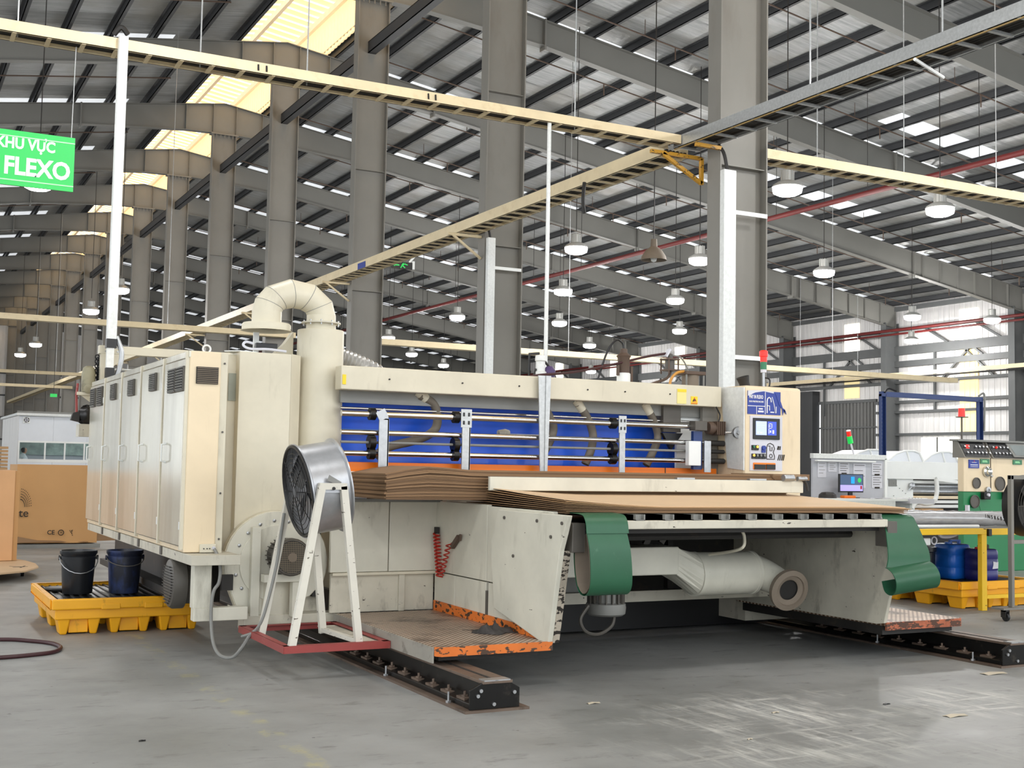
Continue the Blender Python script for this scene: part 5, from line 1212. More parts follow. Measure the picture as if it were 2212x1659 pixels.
# ============================================================ spill pallets, pails, jerrycans
def spill_pallet(x0, y0, nx, ny, lbl):
    t = thing('spill_pallet', (x0+nx/2, y0+ny/2, 0), lbl, 'pallet', 'yellow spill pallets')
    x1, y1 = x0+nx, y0+ny; zt, zr = .305, .215
    mb = MB()   # rim
    for a in ((x0,y0,x1,y0+.05),(x0,y1-.05,x1,y1),(x0,y0+.05,x0+.05,y1-.05),(x1-.05,y0+.05,x1,y1-.05)): mb.box(a[0],a[1],zr,a[2],a[3],zt)
    mb.build('rim', M['yellow'], t, bevel=.012)
    MB().box(x0+.03, y0+.03, .13, x1-.03, y1-.03, .25).build('tub', M['yellow'], t, bevel=.01)
    g = MB().box(x0+.05, y0+.05, .25, x1-.05, y1-.05, .275).build('grate', M['oily'], t)
    k = 0; x = x0+.09
    while x < x1-.08: MB().box(x-.008, y0+.06, .274, x+.008, y1-.06, .284).build('grate_slat', M['black'], t); x += .07
    def foot(xa, xb, ya, yb):
        ta = .03; mb = MB()
        mb.add([(xa+ta,ya+ta,0),(xb-ta,ya+ta,0),(xb-ta,yb-ta,0),(xa+ta,yb-ta,0),(xa,ya,.16),(xb,ya,.16),(xb,yb,.16),(xa,yb,.16)], [(0,3,2,1),(4,5,6,7),(0,1,5,4),(1,2,6,5),(2,3,7,6),(3,0,4,7)])
        mb.build('foot', M['yellow'], t, bevel=.012)
    px = [x0+.05, x0+nx*.5-.18, x1-.41]; py = [y0+.04, y0+ny*.5-.12, y1-.28]
    for X in px:
        for Yq in py:
            for dx in (0, .245): foot(X+dx, X+dx+.115, Yq, Yq+.24)
            MB().box(X+.1, Yq+.05, .012, X+.26, Yq+.2, .17).build('foot_web', M['yellow'], t, bevel=.006)
    mb = MB()
    for X in (x0+.48, x0+nx-.46): mb.box(X-.08, y0-.006, zr-.005, X+.08, y0+.04, zr+.045)
    mb.build('rim_pocket', M['yellow'], t, bevel=.008)
    return t
spill_pallet(1.405, 10.98, 1.3, 1.55, 'yellow spill pallet under the black and blue pails')
spill_pallet(10.79, 9.8, 1.3, 1.3, 'yellow spill pallet under the blue jerrycans at right')
def pail(x, y, m, lbl, hang, r=.15, h=.385):
    z = .285; t = thing('pail', (x, y, z), lbl, 'pail', 'plastic ink pails')
    MB().lathe((x,y,z),(0,0,1),[(.0,0),(r*.84,0),(r*.86,.01),(r*.985,h*.8),(r*1.04,h*.8),(r*1.05,h*.86),(r*1.0,h*.87),(r*1.02,h*.9),(r*1.08,h*.93),(r*1.08,h),(r*1.03,h),(r*.98,h*.9),(r*.8,.02),(.0,.015)],32).build('body', M[m], t)
    for s in (-1, 1): MB().lathe((x+s*r*1.06,y,z+h*.83),(s,0,0),[(.022,0),(.022,.012),(.0,.013)],10).build('handle_lug', M[m], t)
    MB().lathe((x,y,z+h*.86),(0,0,1),[(.0,0),(r*.97,0)],24).build('ink_surface', M['oily'], t)
    pts = [(x-r*1.1, y-.02, z+h*.83)]+[(x-r*1.1*cos(pi*k/10), y-r*1.1*sin(pi*k/10)-.01, z+h*.83-hang*sin(pi*k/10)-(.06*k/10 if hang > .1 else 0)*0) for k in range(1,10)]+[(x+r*1.1, y-.02, z+h*.83)]
    MB().tube(pts, .0045, 6).build('wire_handle', M['alu' if m == 'pail_black' else 'motor'], t)
pail(1.70, 11.66, 'pail_black', 'black plastic pail standing left on the spill pallet', .13)
pail(2.095, 11.60, 'pail_blue', 'ink stained blue plastic pail right of the black pail', .07)
t = MB().lathe((1.62,12.0,.286),(0,0,1),[(.0,0),(.16,0),(.165,.012),(.15,.022),(.0,.02)],28).build('black_disc', M['black']); tag(t, 'black pail lid lying behind black pail on the spill pallet', 'lid')
def jerry(x, y, w, d, h, m, lbl, cap, capx):
    z = .285; t = thing('jerrycan', (x, y, z), lbl, 'jerrycan', 'plastic jerrycans')
    def rr(s, k): 
        W_, D_ = w/2*s, d/2*s; c = min(W_, D_)*.45; o = []
        for cx, cy, a0 in ((W_-c, D_-c, 0), (-W_+c, D_-c, 90), (-W_+c, -D_+c, 180), (W_-c, -D_+c, 270)):
            for q in range(5): a = radians(a0+22.5*q); o.append((x+cx+c*cos(a), y+cy+c*sin(a), z+k))
        return o
    lv = [(.0,0),(.9,0),(.97,.015),(1,.04),(1,h*.3),(.985,h*.31),(.985,h*.33),(1,h*.34),(1,h*.66),(.985,h*.67),(.985,h*.69),(1,h*.7),(1,h*.9),(.93,h*.98),(.8,h),(.0,h)]
    vs = []; n = 20
    for s, k in lv: vs += rr(max(s,.001), k)
    mb = MB(); mb.add(vs, [(i*n+j, i*n+(j+1)%n, (i+1)*n+(j+1)%n, (i+1)*n+j) for i in range(len(lv)-1) for j in range(n)], True); mb.build('body', M[m], t)
    mb = MB(); mb.bar((x-w*.1,y,z+h+.035),(x+w*.34,y,z+h+.035),.035,.022); mb.bar((x-w*.1,y,z+h-.01),(x-w*.1,y,z+h+.04),.03,.035,(1,0,0)); mb.bar((x+w*.32,y,z+h-.01),(x+w*.32,y,z+h+.04),.03,.035,(1,0,0)); mb.build('handle', M[m if cap != 'red' else 'black'], t, bevel=.004)
    MB().cyl((x+capx,y-.03,z+h-.015),(x+capx,y-.03,z+h+.022),.032,n=14).build('cap', M[cap], t)
    return t
jerry(11.33, 10.43, .34, .30, .40, 'jerry_blue', 'bright blue jerrycan at the back on the right spill pallet', 'jerry_blue', -.11)
j2 = jerry(11.47, 10.13, .31, .28, .36, 'jerry_navy', 'navy jerrycan with red cap and torn white label', 'red', -.09)
mb = MB(); mb.prism([(11.49,.42),(11.58,.425),(11.585,.50),(11.56,.495),(11.5,.505),(11.505,.47)], 'y', 9.984, 9.9885); mb.build('torn_label', M['papers'], j2)
pl = thing('pail', (10.98, 10.55, .285), 'black drum shaped pail behind the far belt', 'pail'); MB().lathe((10.98,10.55,.285),(0,0,1),[(.0,0),(.13,0),(.14,.3),(.155,.31),(.155,.36),(.14,.36),(.13,.02),(.0,.02)],24).build('body', M['pail_black'], pl)

# ============================================================ yellow stand with a plastic film roll
t = thing('yellow_stand', (10.9, 10, 0), 'chipped yellow steel table frame over the right spill pallet', 'table')
MB().box(10.0, 9.66, .84, 11.03, 9.72, .905).build('top_beam', M['yellow_paint'], t, bevel=.004); MB().box(11.05, 9.68, .83, 12.6, 9.73, .9).build('top_beam', M['yellow_paint'], t, bevel=.004)
MB().box(10.95, 9.66, 0, 11.03, 9.72, .84).build('leg', M['yellow_paint'], t, bevel=.004); MB().box(12.5, 9.66, 0, 12.58, 9.72, .83).build('leg', M['yellow_paint'], t, bevel=.004)
MB().box(11.03, 9.66, .13, 12.5, 9.70, .17).build('low_rail', M['yellow_paint'], t)
for y in (9.72,): MB().box(10.0, y, .86, 12.6, 10.7, .905).build('top_plate', M['motor_lt'], t)
MB().box(10.0, 10.7, .84, 12.6, 10.76, .9).build('top_beam', M['yellow_paint'], t)
MB().box(11.04, 9.64, .82, 11.09, 9.69, .9).each('clamp', M['black'], t, bevel=.004)
MB().box(10.0, 9.78, .72, 10.3, 9.84, .80).build('white_tube', M['white'], t, bevel=.01); MB().torus((10.37,9.8,.77),(0,1,0),.04,.008,16,6).build('ring', M['papers'], t)
MB().tube(smoothpath([(10.9,9.9,.86),(10.75,9.9,.81),(10.6,9.9,.805),(10.55,9.9,.84)]), .02, 6).build('glove', M['papers'], t)
t = thing('film_roll', (11.3, 10.0, .905), 'long shiny clear plastic film roll lying on the yellow table', 'roll')
pts = [(9.55,9.98,1.015),(10.4,9.98,1.01),(11.2,9.98,1.0),(12.6,9.98,.995)]
sp = smoothpath(pts, 8); MB().tube(sp, [.085+.004*sin(3*k) for k in range(len(sp))], 24).build('film', M['chrome_roll'], t)
lab(MB().tube([(10.02,9.84,.925),(11.1,9.84,.92)], .018, 8).build('core_tube', M['white'], t), 'white core tube under the roll')
mb = MB()
s_ = '1NS8602'
for k, ch in enumerate(s_):
    put_text(mb, ch, .06, (11.28+.05*k, 9.98-.088, 1.03-.006*k), (1,0,-.12), (0,0.18,1), .0008, .001)
lab(mb.build('printed_code', M['ink'], t, fix=False), 'black printed code')
# crumpled film end near the belts
rows = [[(7.5+.16*i, 8.0+.12*j+.03*sin(3*i+j), 1.165+.03*abs(sin(1.7*i+2.1*j))) for j in range(7)] for i in range(5)]
t = MB().slab(rows, (0,0,.003)).build('plastic_sheet', M['chrome_roll']); tag(t, 'crumpled clear plastic sheet draped beside the far belt', 'plastic sheet')

# castor stand with a black fan at the right edge
t = thing('stand_fan', (10.6, 8.9, 0), 'black industrial fan in a grey castor frame at right edge', 'fan')
MB().box(10.49, 8.87, .14, 10.53, 8.92, 1.5).build('upright', M['steel'], t, bevel=.004); MB().box(10.53, 8.88, .79, 11.2, 8.92, .83).build('cross_bar', M['steel'], t, bevel=.003)
MB().box(10.49, 8.87, 1.46, 10.8, 8.91, 1.5).build('top_bar', M['steel'], t); MB().box(10.33, 8.84, .12, 11.4, 9.0, .14).build('base_plate', M['steel'], t)
MB().box(11.2, 8.87, .14, 11.24, 8.92, 1.5).build('upright', M['steel'], t)
for x in (10.42, 11.3):
    ca = MB(); ca.lathe((x,8.89,.045),(1,0,0),[(.0,-.016),(.04,-.016),(.045,-.01),(.045,.01),(.04,.016),(.0,.016)],18); w = ca.build('castor', M['black'], t)
    mb = MB(); mb.box(x-.03,8.87,.04,x-.022,8.93,.12); mb.box(x+.022,8.87,.04,x+.03,8.93,.12); mb.box(x-.03,8.87,.1,x+.03,8.93,.12); mb.each('castor_fork', M['dark'], w)
cF = Vector((10.88,8.95,1.18)); axf = Vector((0,1,0))
MB().lathe(cF, axf, [(.31,-.09),(.325,-.1),(.325,.1),(.31,.09)], 40).build('fan_drum', M['black'], t)
mb = MB()
for k in range(8): mb.torus(cF-axf*.1, axf, .05+.037*k, .003, 32, 4)
for k in range(8): a = 2*pi*k/8; mb.tube([cF-axf*.1, cF-axf*.1+Vector((cos(a),0,sin(a)))*.31], .004, 4)
mb.build('fan_grille', M['motor'], t, fix=False)
for k in range(4):
    a = 2*pi*k/4+.5; d = Vector((cos(a),0,sin(a))); s_ = axf.cross(d)
    MB().slab([[cF+d*.05-s_*.05-axf*.02, cF+d*.05+s_*.05+axf*.02],[cF+d*.28-s_*.1-axf*.03, cF+d*.28+s_*.1+axf*.03]], axf*.004).build('fan_blade', M['dark'], t)
MB().lathe(cF+axf*.08, axf, [(.0,0),(.31,.0)], 32).build('fan_back', M['seam'], t)

# ============================================================ green and cream machine at the right
g = thing('slotter_machine', (16, 13.8, 0), 'cream and green slotting machine with black switch panels', 'machine')
MB().box(14.92, 13.5, 1.235, 18.2, 13.62, 1.78).build('upper_body', M['ctrl'], g, bevel=.01); MB().box(14.92, 13.51, 0, 18.2, 13.62, 1.235).build('lower_body', M['green_paint'], g, bevel=.01)
mb = MB(); mb.prism([(13.46,1.76),(13.62,2.02),(13.7,2.02),(13.7,1.76)], 'x', 14.9, 15.47); mb.build('console_left', M['steel'], g)
mb = MB(); mb.prism([(13.46,1.76),(13.62,2.02),(13.7,2.02),(13.7,1.76)], 'x', 15.52, 18.2); mb.build('console_right', M['steel'], g)
MB().box(14.87, 13.56, 2.015, 18.2, 13.74, 2.045).build('console_top', M['motor_lt'], g)
def slope(x, u): return (x, 13.46+.16*u-.012, 1.76+.26*u)
cp = None
for xa, xb in ((14.93,15.44), (15.55,16.42)):
    mb = MB(); mb.add([slope(xa,.07),slope(xb,.07),slope(xb,.95),slope(xa,.95)]+[(p[0],p[1]+.01,p[2]) for p in (slope(xa,.07),slope(xb,.07),slope(xb,.95),slope(xa,.95))], [(0,1,2,3),(0,4,5,1),(1,5,6,2),(2,6,7,3),(3,7,4,0)]); cp = mb.build('switch_panel', M['black'], g)
    n = 7 if xb < 15.5 else 5
    for r_ in (.28, .64):
        for k in range(n):
            x = xa+.06+.08*k
            if xb < 15.5 and r_ > .5 and k == 2: continue
            p = Vector(slope(x, r_)); MB().cyl(p, p+Vector((0,-.02,.012)), .017, n=10).build('switch_knob', M['led_red'] if (xb > 15.5 and r_ > .5 and k == 1) else M['alu'], cp)
p = Vector(slope(15.05,.62)); lab(MB().box(p.x-.035,p.y-.012,p.z-.04,p.x+.035,p.y+.0,p.z+.04).build('red_display', M['led_red'], g), 'lit red display')
mb = MB(); mb.add([slope(15.98,.1),slope(16.4,.1),slope(16.4,.95),slope(15.94,.95)]+[(q[0],q[1]-.02,q[2]) for q in (slope(15.98,.1),slope(16.4,.1),slope(16.4,.95),slope(15.94,.95))], [(0,1,2,3),(7,6,5,4),(0,4,5,1),(1,5,6,2),(2,6,7,3),(3,7,4,0)]); o = mb.build('display_frame', M['motor_lt'], g)
mb = MB(); mb.add([(q[0],q[1]-.024,q[2]) for q in (slope(16.03,.22),slope(16.36,.22),slope(16.36,.84),slope(16.0,.84))], [(0,1,2,3)]); mb.build('display_glass', M['scr_grey'], o, fix=False)
MB().box(15.5, 13.49, 1.24, 15.506, 13.505, 1.77).build('panel_joint', M['seam'], g)
for x, z, r_ in ((15.18,1.37,.075),(15.7,1.365,.1),(15.14,1.085,.09)):
    MB().lathe((x,13.49,z),(0,-1,0),[(r_+.012,0),(r_+.012,.014),(r_,.016),(r_,.006),(.0,.006)],28).build('round_window', M['motor'], g)
MB().lathe((15.4,13.49,1.55),(0,-1,0),[(.08,0),(.08,.03),(.05,.05),(.05,.08),(.035,.09),(.0,.09)],20).build('hand_knob', M['chrome'], g); MB().cyl((15.42,13.47,1.53),(15.46,13.42,1.47),.02,n=10).build('knob_lever', M['alu'], g)
MB().lathe((15.42,13.49,1.265),(0,-1,0),[(.05,0),(.05,.03),(.02,.035),(.02,.02),(.0,.02)],18).build('shaft_socket', M['alu'], g)
o = MB().box(15.02, 13.485, 1.6, 15.24, 13.5, 1.73).build('maker_plate', M['navy'], g)
mb = MB(); mb.box(15.05,13.482,1.645,15.21,13.486,1.655); mb.box(15.08,13.482,1.685,15.18,13.486,1.69); mb.box(15.05,13.482,1.62,15.21,13.486,1.625); mb.build('plate_lines', M['sign_white'], o)
lab(MB().box(15.125,13.482,1.7,15.14,13.486,1.715).build('plate_dot', M['red'], o), 'red dot')
for x in (15.37, 16.1): 
    o = MB().box(x-.1, 13.485, 1.67, x+.1, 13.5, 1.745).build('green_tag', M['greenlens'], g); mb = MB(); mb.box(x-.06,13.482,1.695,x+.05,13.486,1.705); mb.box(x-.06,13.482,1.712,x+.04,13.486,1.722); mb.build('tag_lines', M['sign_pale'], o)
for x in (15.35, 15.82): MB().box(x-.07, 13.42, 1.12, x+.07, 13.5, 1.235).build('black_bracket', M['black'], g, bevel=.01)
mb = MB(); mb.cyl((15.35,13.42,1.19),(15.35,13.39,1.19),.025,n=12); mb.build('bracket_bolt', M['papers'], g)
mb = MB(); mb.prism([(15.23,1.12),(15.36,1.08),(15.6,.75),(15.35,.75)], 'y', 13.505, 13.52); mb.build('green_gusset', M['green_paint'], g)
MB().box(14.94, 13.44, .9, 14.98, 13.5, 1.03).build('white_lever', M['papers'], g)
mb = MB(); mb.lathe((15.06,13.66,2.04),(0,0,1),[(.014,0),(.014,.36),(.0,.361)],8); t2 = thing('warning_beacon', (15.06, 13.66, 2.04), 'red warning beacon on a thin pole above green machine', 'light'); mb.build('pole', M['motor'], t2)
MB().box(15.0, 13.6, 2.385, 15.14, 13.72, 2.4).build('base_plate', M['motor'], t2)
MB().lathe((15.06,13.66,2.4),(0,0,1),[(.055,0),(.05,.1),(.05,.13),(.0,.135)],16).build('red_dome', M['led_red'], t2)

# white printing line behind it
w = thing('folder_machine', (18.8, 18.3, 0), 'white folding machine with rollers behind the green machine', 'machine')
MB().box(17.68, 18.0, 1.385, 20.6, 18.06, 1.735).build('front_cover', M['white'], w, bevel=.008)
MB().box(17.68, 18.06, 0, 18.54, 18.9, 1.39).build('side_frame', M['white'], w, bevel=.006); MB().box(18.54, 18.5, 0, 20.6, 18.9, 1.39).build('inner_body', M['dark'], w)
MB().box(17.87, 18.045, 1.24, 18.08, 18.065, 1.37).build('small_window', M['motor_lt'], w)
for z, r_ in ((1.24,.06),(1.14,.07)): MB().tube([(18.55,18.3,z),(20.5,18.3,z)], r_, 14).build('roller', M['alu'], w)
for z, m in ((1.33,'white'),(1.02,'ctrl'),(.93,'white'),(.84,'white')): MB().box(18.55, 18.2, z-.03, 20.5, 18.3, z+.03).build('cross_bar', M[m], w)
mb = MB(); mb.tube(smoothpath([(18.45,18.0,.8),(18.55,17.98,.93),(18.8,17.97,.9),(19.0,17.95,.95),(19.08,17.95,1.15),(19.06,17.95,1.4)]), .045, 10); mb.build('white_arm', M['white'], w)
mb = MB(); mb.prism([(19.06,1.44),(19.8,1.36),(19.8,1.3),(19.1,1.36)], 'y', 17.93, 17.97); mb.build('arm_plate', M['white'], w)
mb = MB(); mb.lathe((18.46,18.03,1.25),(0,-1,0),[(.07,0),(.07,.03),(.03,.05),(.0,.05)],16); mb.bar((18.46,18.0,1.25),(18.32,17.98,1.17),.02,.02); mb.build('crank', M['alu'], w)
MB().box(18.6, 17.9, .7, 19.2, 18.2, .8).build('board_offcut', M['card'], w)
for k in range(14): MB().cyl((18.0+.04*(k%5)*2,18.055,1.3-.05*k+.0),(18.0+.04*(k%5)*2,18.04,1.3-.05*k),.008,n=6).each('bolt', M['motor_lt'], w)
for k, (x, lbl) in enumerate(((17.75,'white rounded air hood nearest the blue post'),(18.75,'middle white rounded air hood on the folding machine'),(19.75,'white rounded air hood nearest the green machine'))):
    t = thing('air_hood', (x, 18.8, 1.4), lbl, 'hood', 'rounded white air hoods')
    prof = [(-.55,1.735),(-.3,1.88),(-.05,1.95),(.2,1.96),(.36,1.92),(.5,1.735)]
    mb = MB(); mb.prism([(x+a, z) for a, z in prof]+[(x+.5,1.39),(x-.55,1.39)], 'y', 18.45, 19.2); mb.build('shell', M['panelwhite'], t, bevel=.02)
    mb = MB(); mb.tube([(x-.55,18.44,1.735),(x-.3,18.44,1.89),(x-.05,18.44,1.96),(x,18.44,1.96),(x+.2,18.44,1.965),(x+.36,18.44,1.92),(x+.48,18.44,1.735)], .02, 6); mb.tube([(x,18.44,1.97),(x+.09,18.44,1.735)], .02, 6); mb.build('hood_rib', M['white'], t)
# blue punched steel portal
t = thing('blue_portal', (18.9, 18, 0), 'blue punched steel portal frame over the folding machine', 'frame')
for x in (17.6, 20.3):
    mb = MB(); mb.box(x-.06,17.9,0,x-.05,17.98,3.05); mb.box(x-.06,17.97,0,x+.06,17.98,3.05); mb.box(x+.05,17.9,0,x+.06,17.98,3.05); o = mb.build('post', M['bluesteel'], t)
    h = MB()
    for k in range(36): h.box(x-.012, 17.962, .3+.075*k, x+.012, 17.9705, .335+.075*k)
    h.build('punched_hole', M['zinc'], o)
MB().box(17.54, 17.9, 3.0, 20.36, 17.98, 3.1).build('top_beam', M['bluesteel'], t, bevel=.006)
MB().tube(smoothpath([(17.6,17.88,3.08),(17.7,17.88,3.16),(17.9,17.88,3.12)]), .02, 6).build('cable', M['black'], t); MB().tube(smoothpath([(20.2,17.88,3.12),(20.35,17.88,3.18),(20.38,17.88,3.0),(20.36,17.88,2.4)]), .02, 6).build('cable', M['motor_lt'], t)

# desk with partition board, monitor and papers
t = thing('work_desk', (15.9, 17, 0), 'white work desk with a grey partition board behind the feeder', 'desk')
MB().box(15.0, 17.0, .0, 16.72, 17.05, 1.74).build('partition', M['greyboard'], t); MB().box(14.98, 16.96, 1.74, 16.74, 17.06, 1.83).build('top_rail', M['zinc'], t, bevel=.006)
MB().box(15.0, 16.88, 1.69, 16.4, 16.95, 1.715).build('light_strip', M['white'], t); MB().box(16.7, 16.96, 0, 16.75, 17.06, 1.76).build('end_post', M['white'], t)
MB().box(14.6, 16.2, 1.0, 17.2, 17.0, 1.04).build('desk_top', M['white'], t, bevel=.004); MB().box(14.6, 16.2, .86, 16.2, 16.24, 1.0).build('drawer_front', M['zinc'], t)
for x in (14.65, 16.6): MB().box(x, 16.25, 0, x+.05, 16.95, 1.0).build('leg_panel', M['white'], t)
MB().box(16.5, 16.15, .96, 17.1, 16.5, 1.045).build('white_tray', M['papers'], t)
mon = thing('monitor', (15.62, 16.7, 1.04), 'computer monitor on the desk showing a dark and lilac screen', 'monitor')
MB().box(15.33, 16.68, 1.14, 15.9, 16.72, 1.47).build('bezel', M['black'], mon, bevel=.006); MB().box(15.35, 16.676, 1.275, 15.88, 16.681, 1.455).build('screen_top', M['scr_dark'], mon); MB().box(15.35, 16.676, 1.165, 15.88, 16.681, 1.273).build('screen_bottom', M['scr_lilac'], mon)
MB().box(15.6, 16.672, 1.3, 15.68, 16.677, 1.42).build('screen_tile', M['scr_cyan'], mon); MB().lathe((15.8,16.677,1.36),(0,-1,0),[(.042,0),(.042,.003),(.0,.004)],18).build('screen_dot', M['led_green'], mon)
MB().box(15.82, 16.672, 1.2, 15.86, 16.677, 1.26).build('screen_mark', M['red'], mon)
mb = MB(); mb.box(15.58,16.7,1.05,15.66,16.74,1.2); mb.box(15.48,16.62,1.04,15.76,16.8,1.052); mb.build('stand', M['black'], mon)
for k, (x0, x1, z0, z1, lbl) in enumerate(((15.1,15.3,1.4,1.68,'wrinkled paper sheet pinned far left above the monitor'),(15.35,15.55,1.5,1.68,'small paper sheet pinned above the monitor left'),(15.6,15.85,1.47,1.68,'paper sheet clipped above the monitor right corner'),(15.95,16.25,1.22,1.66,'large paper sheet pinned right of monitor'),(16.4,16.66,1.46,1.68,'printed paper at the top right of partition'),(16.4,16.66,1.22,1.44,'printed paper at the lower right of partition'))):
    p = MB().box(x0, 16.99, z0, x1, 16.997, z1).build('pinned_sheet', M['papers']); tag(p, lbl, 'paper', 'papers on the partition board')
    mb = MB(); n = 4
    for q in range(n): z = z1-.03-(z1-z0-.05)*q/n; mb.box(x0+.03, 16.987, z-.004, x1-.03-.04*(q%2), 16.9905, z+.004)
    if k > 1: mb.box((x0+x1)/2-.06, 16.985, z0-.01, (x0+x1)/2+.06, 16.9905, z0+.02)
    mb.build('printed_lines', M['ink' if k > 1 else 'motor_lt'], p)
t = thing('stack_light', (15.98, 17.01, 1.83), 'small leaning red and green stack light behind the desk partition', 'light')
MB().tube([(15.98,17.01,1.825),(15.9,17.01,2.05)], .018, 8).build('stem', M['papers'], t); MB().cyl((15.905,17.01,2.03),(15.87,17.01,2.16),.05,n=14).build('green_lens', M['led_green'], t); MB().cyl((15.87,17.01,2.16),(15.85,17.01,2.25),.04,n=14).build('red_lens', M['led_red'], t); MB().cyl((15.85,17.01,2.25),(15.845,17.01,2.27),.042,n=14).build('cap', M['white'], t)
t = MB().lathe((14.98,16.6,1.04),(0,0,1),[(.16,0),(.15,.06),(.1,.1),(.0,.11)],20).build('desk_bowl', M['dark']); tag(t, 'dark rounded helmet lying on the desk left of monitor', 'helmet')
t = MB().box(15.28, 16.5, 1.04, 15.56, 16.62, 1.09).build('tape_roll', M['orange'], bevel=.02); tag(t, 'orange packet lying on the desk before the monitor', 'packet')
rows = [[(15.75+.1*i, 16.3+.1*j, 1.042+.012*abs(sin(2*i+j))) for j in range(4)] for i in range(6)]
t = MB().slab(rows, (0,0,.002)).build('loose_papers', M['papers']); tag(t, 'loose white papers lying on the desk', 'paper')
t = MB().box(16.62, 16.2, 1.045, 16.98, 16.45, 1.055).build('rule_board', M['white']); tag(t, 'white board with black holes on the desk end', 'board')
mb = MB()
for k in range(8): mb.cyl((16.7+.07*(k%4), 16.28+.08*(k//4), 1.054), (16.7+.07*(k%4), 16.28+.08*(k//4), 1.058), .014, n=8)
mb.build('hole', M['black'], t)
t = thing('floor_cabinet', (16.2, 21.2, 0), 'dark wall side cabinet row behind the desk', 'cabinet'); bpy.data.objects.remove(t)

# ============================================================ far left: cartons, board on dolly, office
cb = thing('carton', (2.75, 22.3, 0), 'large brown carton printed with certification marks behind cabinets', 'carton')
rows = [[(2.14+1.3*j/8, 21.7+.05*sin(pi*j/4)*(.4+.6*i/6)+.03*sin(2*j+i), .08+1.3*i/6) for j in range(9)] for i in range(7)]
MB().slab(rows, (0,.02,0)).build('front_panel', M['carton'], cb); MB().box(2.16, 21.8, .08, 3.44, 23.1, 1.37).build('carton_body', M['carton'], cb)
mb = MB(); mb.slab([[(3.3,21.72,.1),(3.75,21.6,.12)],[(3.3,21.72,.3),(3.7,21.7,.22)]], (0,.01,0)); mb.build('torn_flap', M['card_dark'], cb)
mb = MB(); mb.slab([[(2.14,21.66,.09),(2.55,21.64,.1),(3.3,21.66,.09)],[(2.14,21.69,.2),(2.5,21.68,.13),(3.3,21.69,.1)]], (0,.006,0)); mb.build('bottom_flap', M['card_dark'], cb)
mb = MB(); put_text(mb, 'CE', .1, (2.70, 21.64, .255), (1,0,0), (0,0,1), .001, .002); mb.build('conformity_mark', M['ink'], cb, fix=False)
mb = MB(); mb.torus((2.86,21.642,.255),(0,1,0),.042,.007,20,5); put_text(mb, '50', .035, (2.86,21.642,.255), (1,0,0), (0,0,1), .001, .0005); mb.build('ring_mark', M['ink'], cb, fix=False)
mb = MB(); mb.box(2.97,21.64,.2,3.05,21.643,.212)
for p, q in (((2.985,.285),(2.992,.228)),((3.035,.285),(3.028,.228)),((2.992,.228),(3.028,.228)),((2.98,.225),(3.045,.3)),((3.045,.225),(2.98,.3)),((2.978,.288),(3.045,.288))): mb.bar((p[0],21.641,p[1]),(q[0],21.641,q[1]),.003,.006,(1,0,.01))
mb.build('bin_mark', M['ink'], cb, fix=False)
mb = MB(); put_text(mb, 'ate', .19, (2.225, 21.64, .575), (1,0,0), (0,0,1), .001, .001); mb.build('printed_word', M['ink'], cb, fix=False)
mb = MB()
for q in range(5):
    for a in range(4, 90, 8):
        r_ = .10+.034*q; x = 2.2+r_*.75*cos(radians(a)); z = .68+r_*1.25*sin(radians(a))
        if x > 2.18: mb.box(x-.005, 21.64, z-.008, x+.005, 21.643, z+.008)
mb.build('dotted_arcs', M['ink'], cb, fix=False)['kind'] = 'stuff'
MB().box(2.1, 21.68, 0, 3.5, 23.1, .06).build('pallet_base', M['motor_lt'], cb)
t = thing('carton', (1.2, 18, .12), 'plain tan carton stack at left edge standing on round board', 'carton')
MB().box(.6, 17.4, .135, 1.70, 18.3, 1.32).build('carton_body', mat('carton_tan', (216,168,122), .72, var=.04), t, bevel=.006); MB().box(1.7, 17.42, .135, 1.76, 18.3, 1.315).build('side_flap', M['carton'], t)
t = thing('dolly', (1.35, 16.8, 0), 'pale rounded board on a low black dolly at the left edge', 'dolly')
mb = MB(); mb.prism([(.5,15.5),(1.3,15.6),(1.72,15.95),(1.93,16.5),(1.95,17.0),(1.88,17.5),(1.6,18.4),(.5,18.4)], 'z', .105, .13); mb.build('board', M['card_top'], t, bevel=.006)
for x, y in ((1.75,16.6),(1.5,18.1),(.8,16.3)): MB().lathe((x,y,.045),(1,0,0),[(.0,-.02),(.045,-.02),(.045,.02),(.0,.02)],14).build('castor', M['black'], t); MB().box(x-.03,y-.03,.05,x+.03,y+.03,.105).build('castor_plate', M['black'], t)
mb = MB()
for p, q in (((1.62,16.4),(1.8,16.5)),((1.6,16.6),(1.75,16.45)),((1.7,16.35),(1.78,16.6))): mb.bar((p[0],p[1],.1305),(q[0],q[1],.1305),.02,.002)
mb.build('pen_scrawl', M['ink'], t)
of = thing('office', (7.5, 54, 0), 'white panel site office with a window band far left', 'building')
for k in range(4): MB().box(5.12+1.3*k, 52.0, 0, 5.12+1.3*k+1.29, 52.06, 1.3).build('wall_panel', M['panelwhite'], of)
MB().box(5.12, 52.0, 1.3, 10.3, 52.1, 1.42).build('window_sill', M['white'], of, bevel=.01)
for k in range(4): MB().box(5.12+1.3*k, 52.0, 2.15, 5.12+1.3*k+1.295, 52.06, 3.12).build('wall_panel', M['panelwhite'], of)
MB().box(5.0, 51.75, 3.14, 10.4, 58.6, 3.24).build('roof', M['zinc'], of, bevel=.01); MB().box(5.02, 51.8, 3.24, 10.4, 51.86, 3.32).build('gutter', M['motor_lt'], of)
for k in range(6):
    MB().box(5.1, 52.05+1.1*k, 0, 5.16, 52.05+1.1*k+1.07, 3.14).build('side_panel', M['wallsheet'], of)
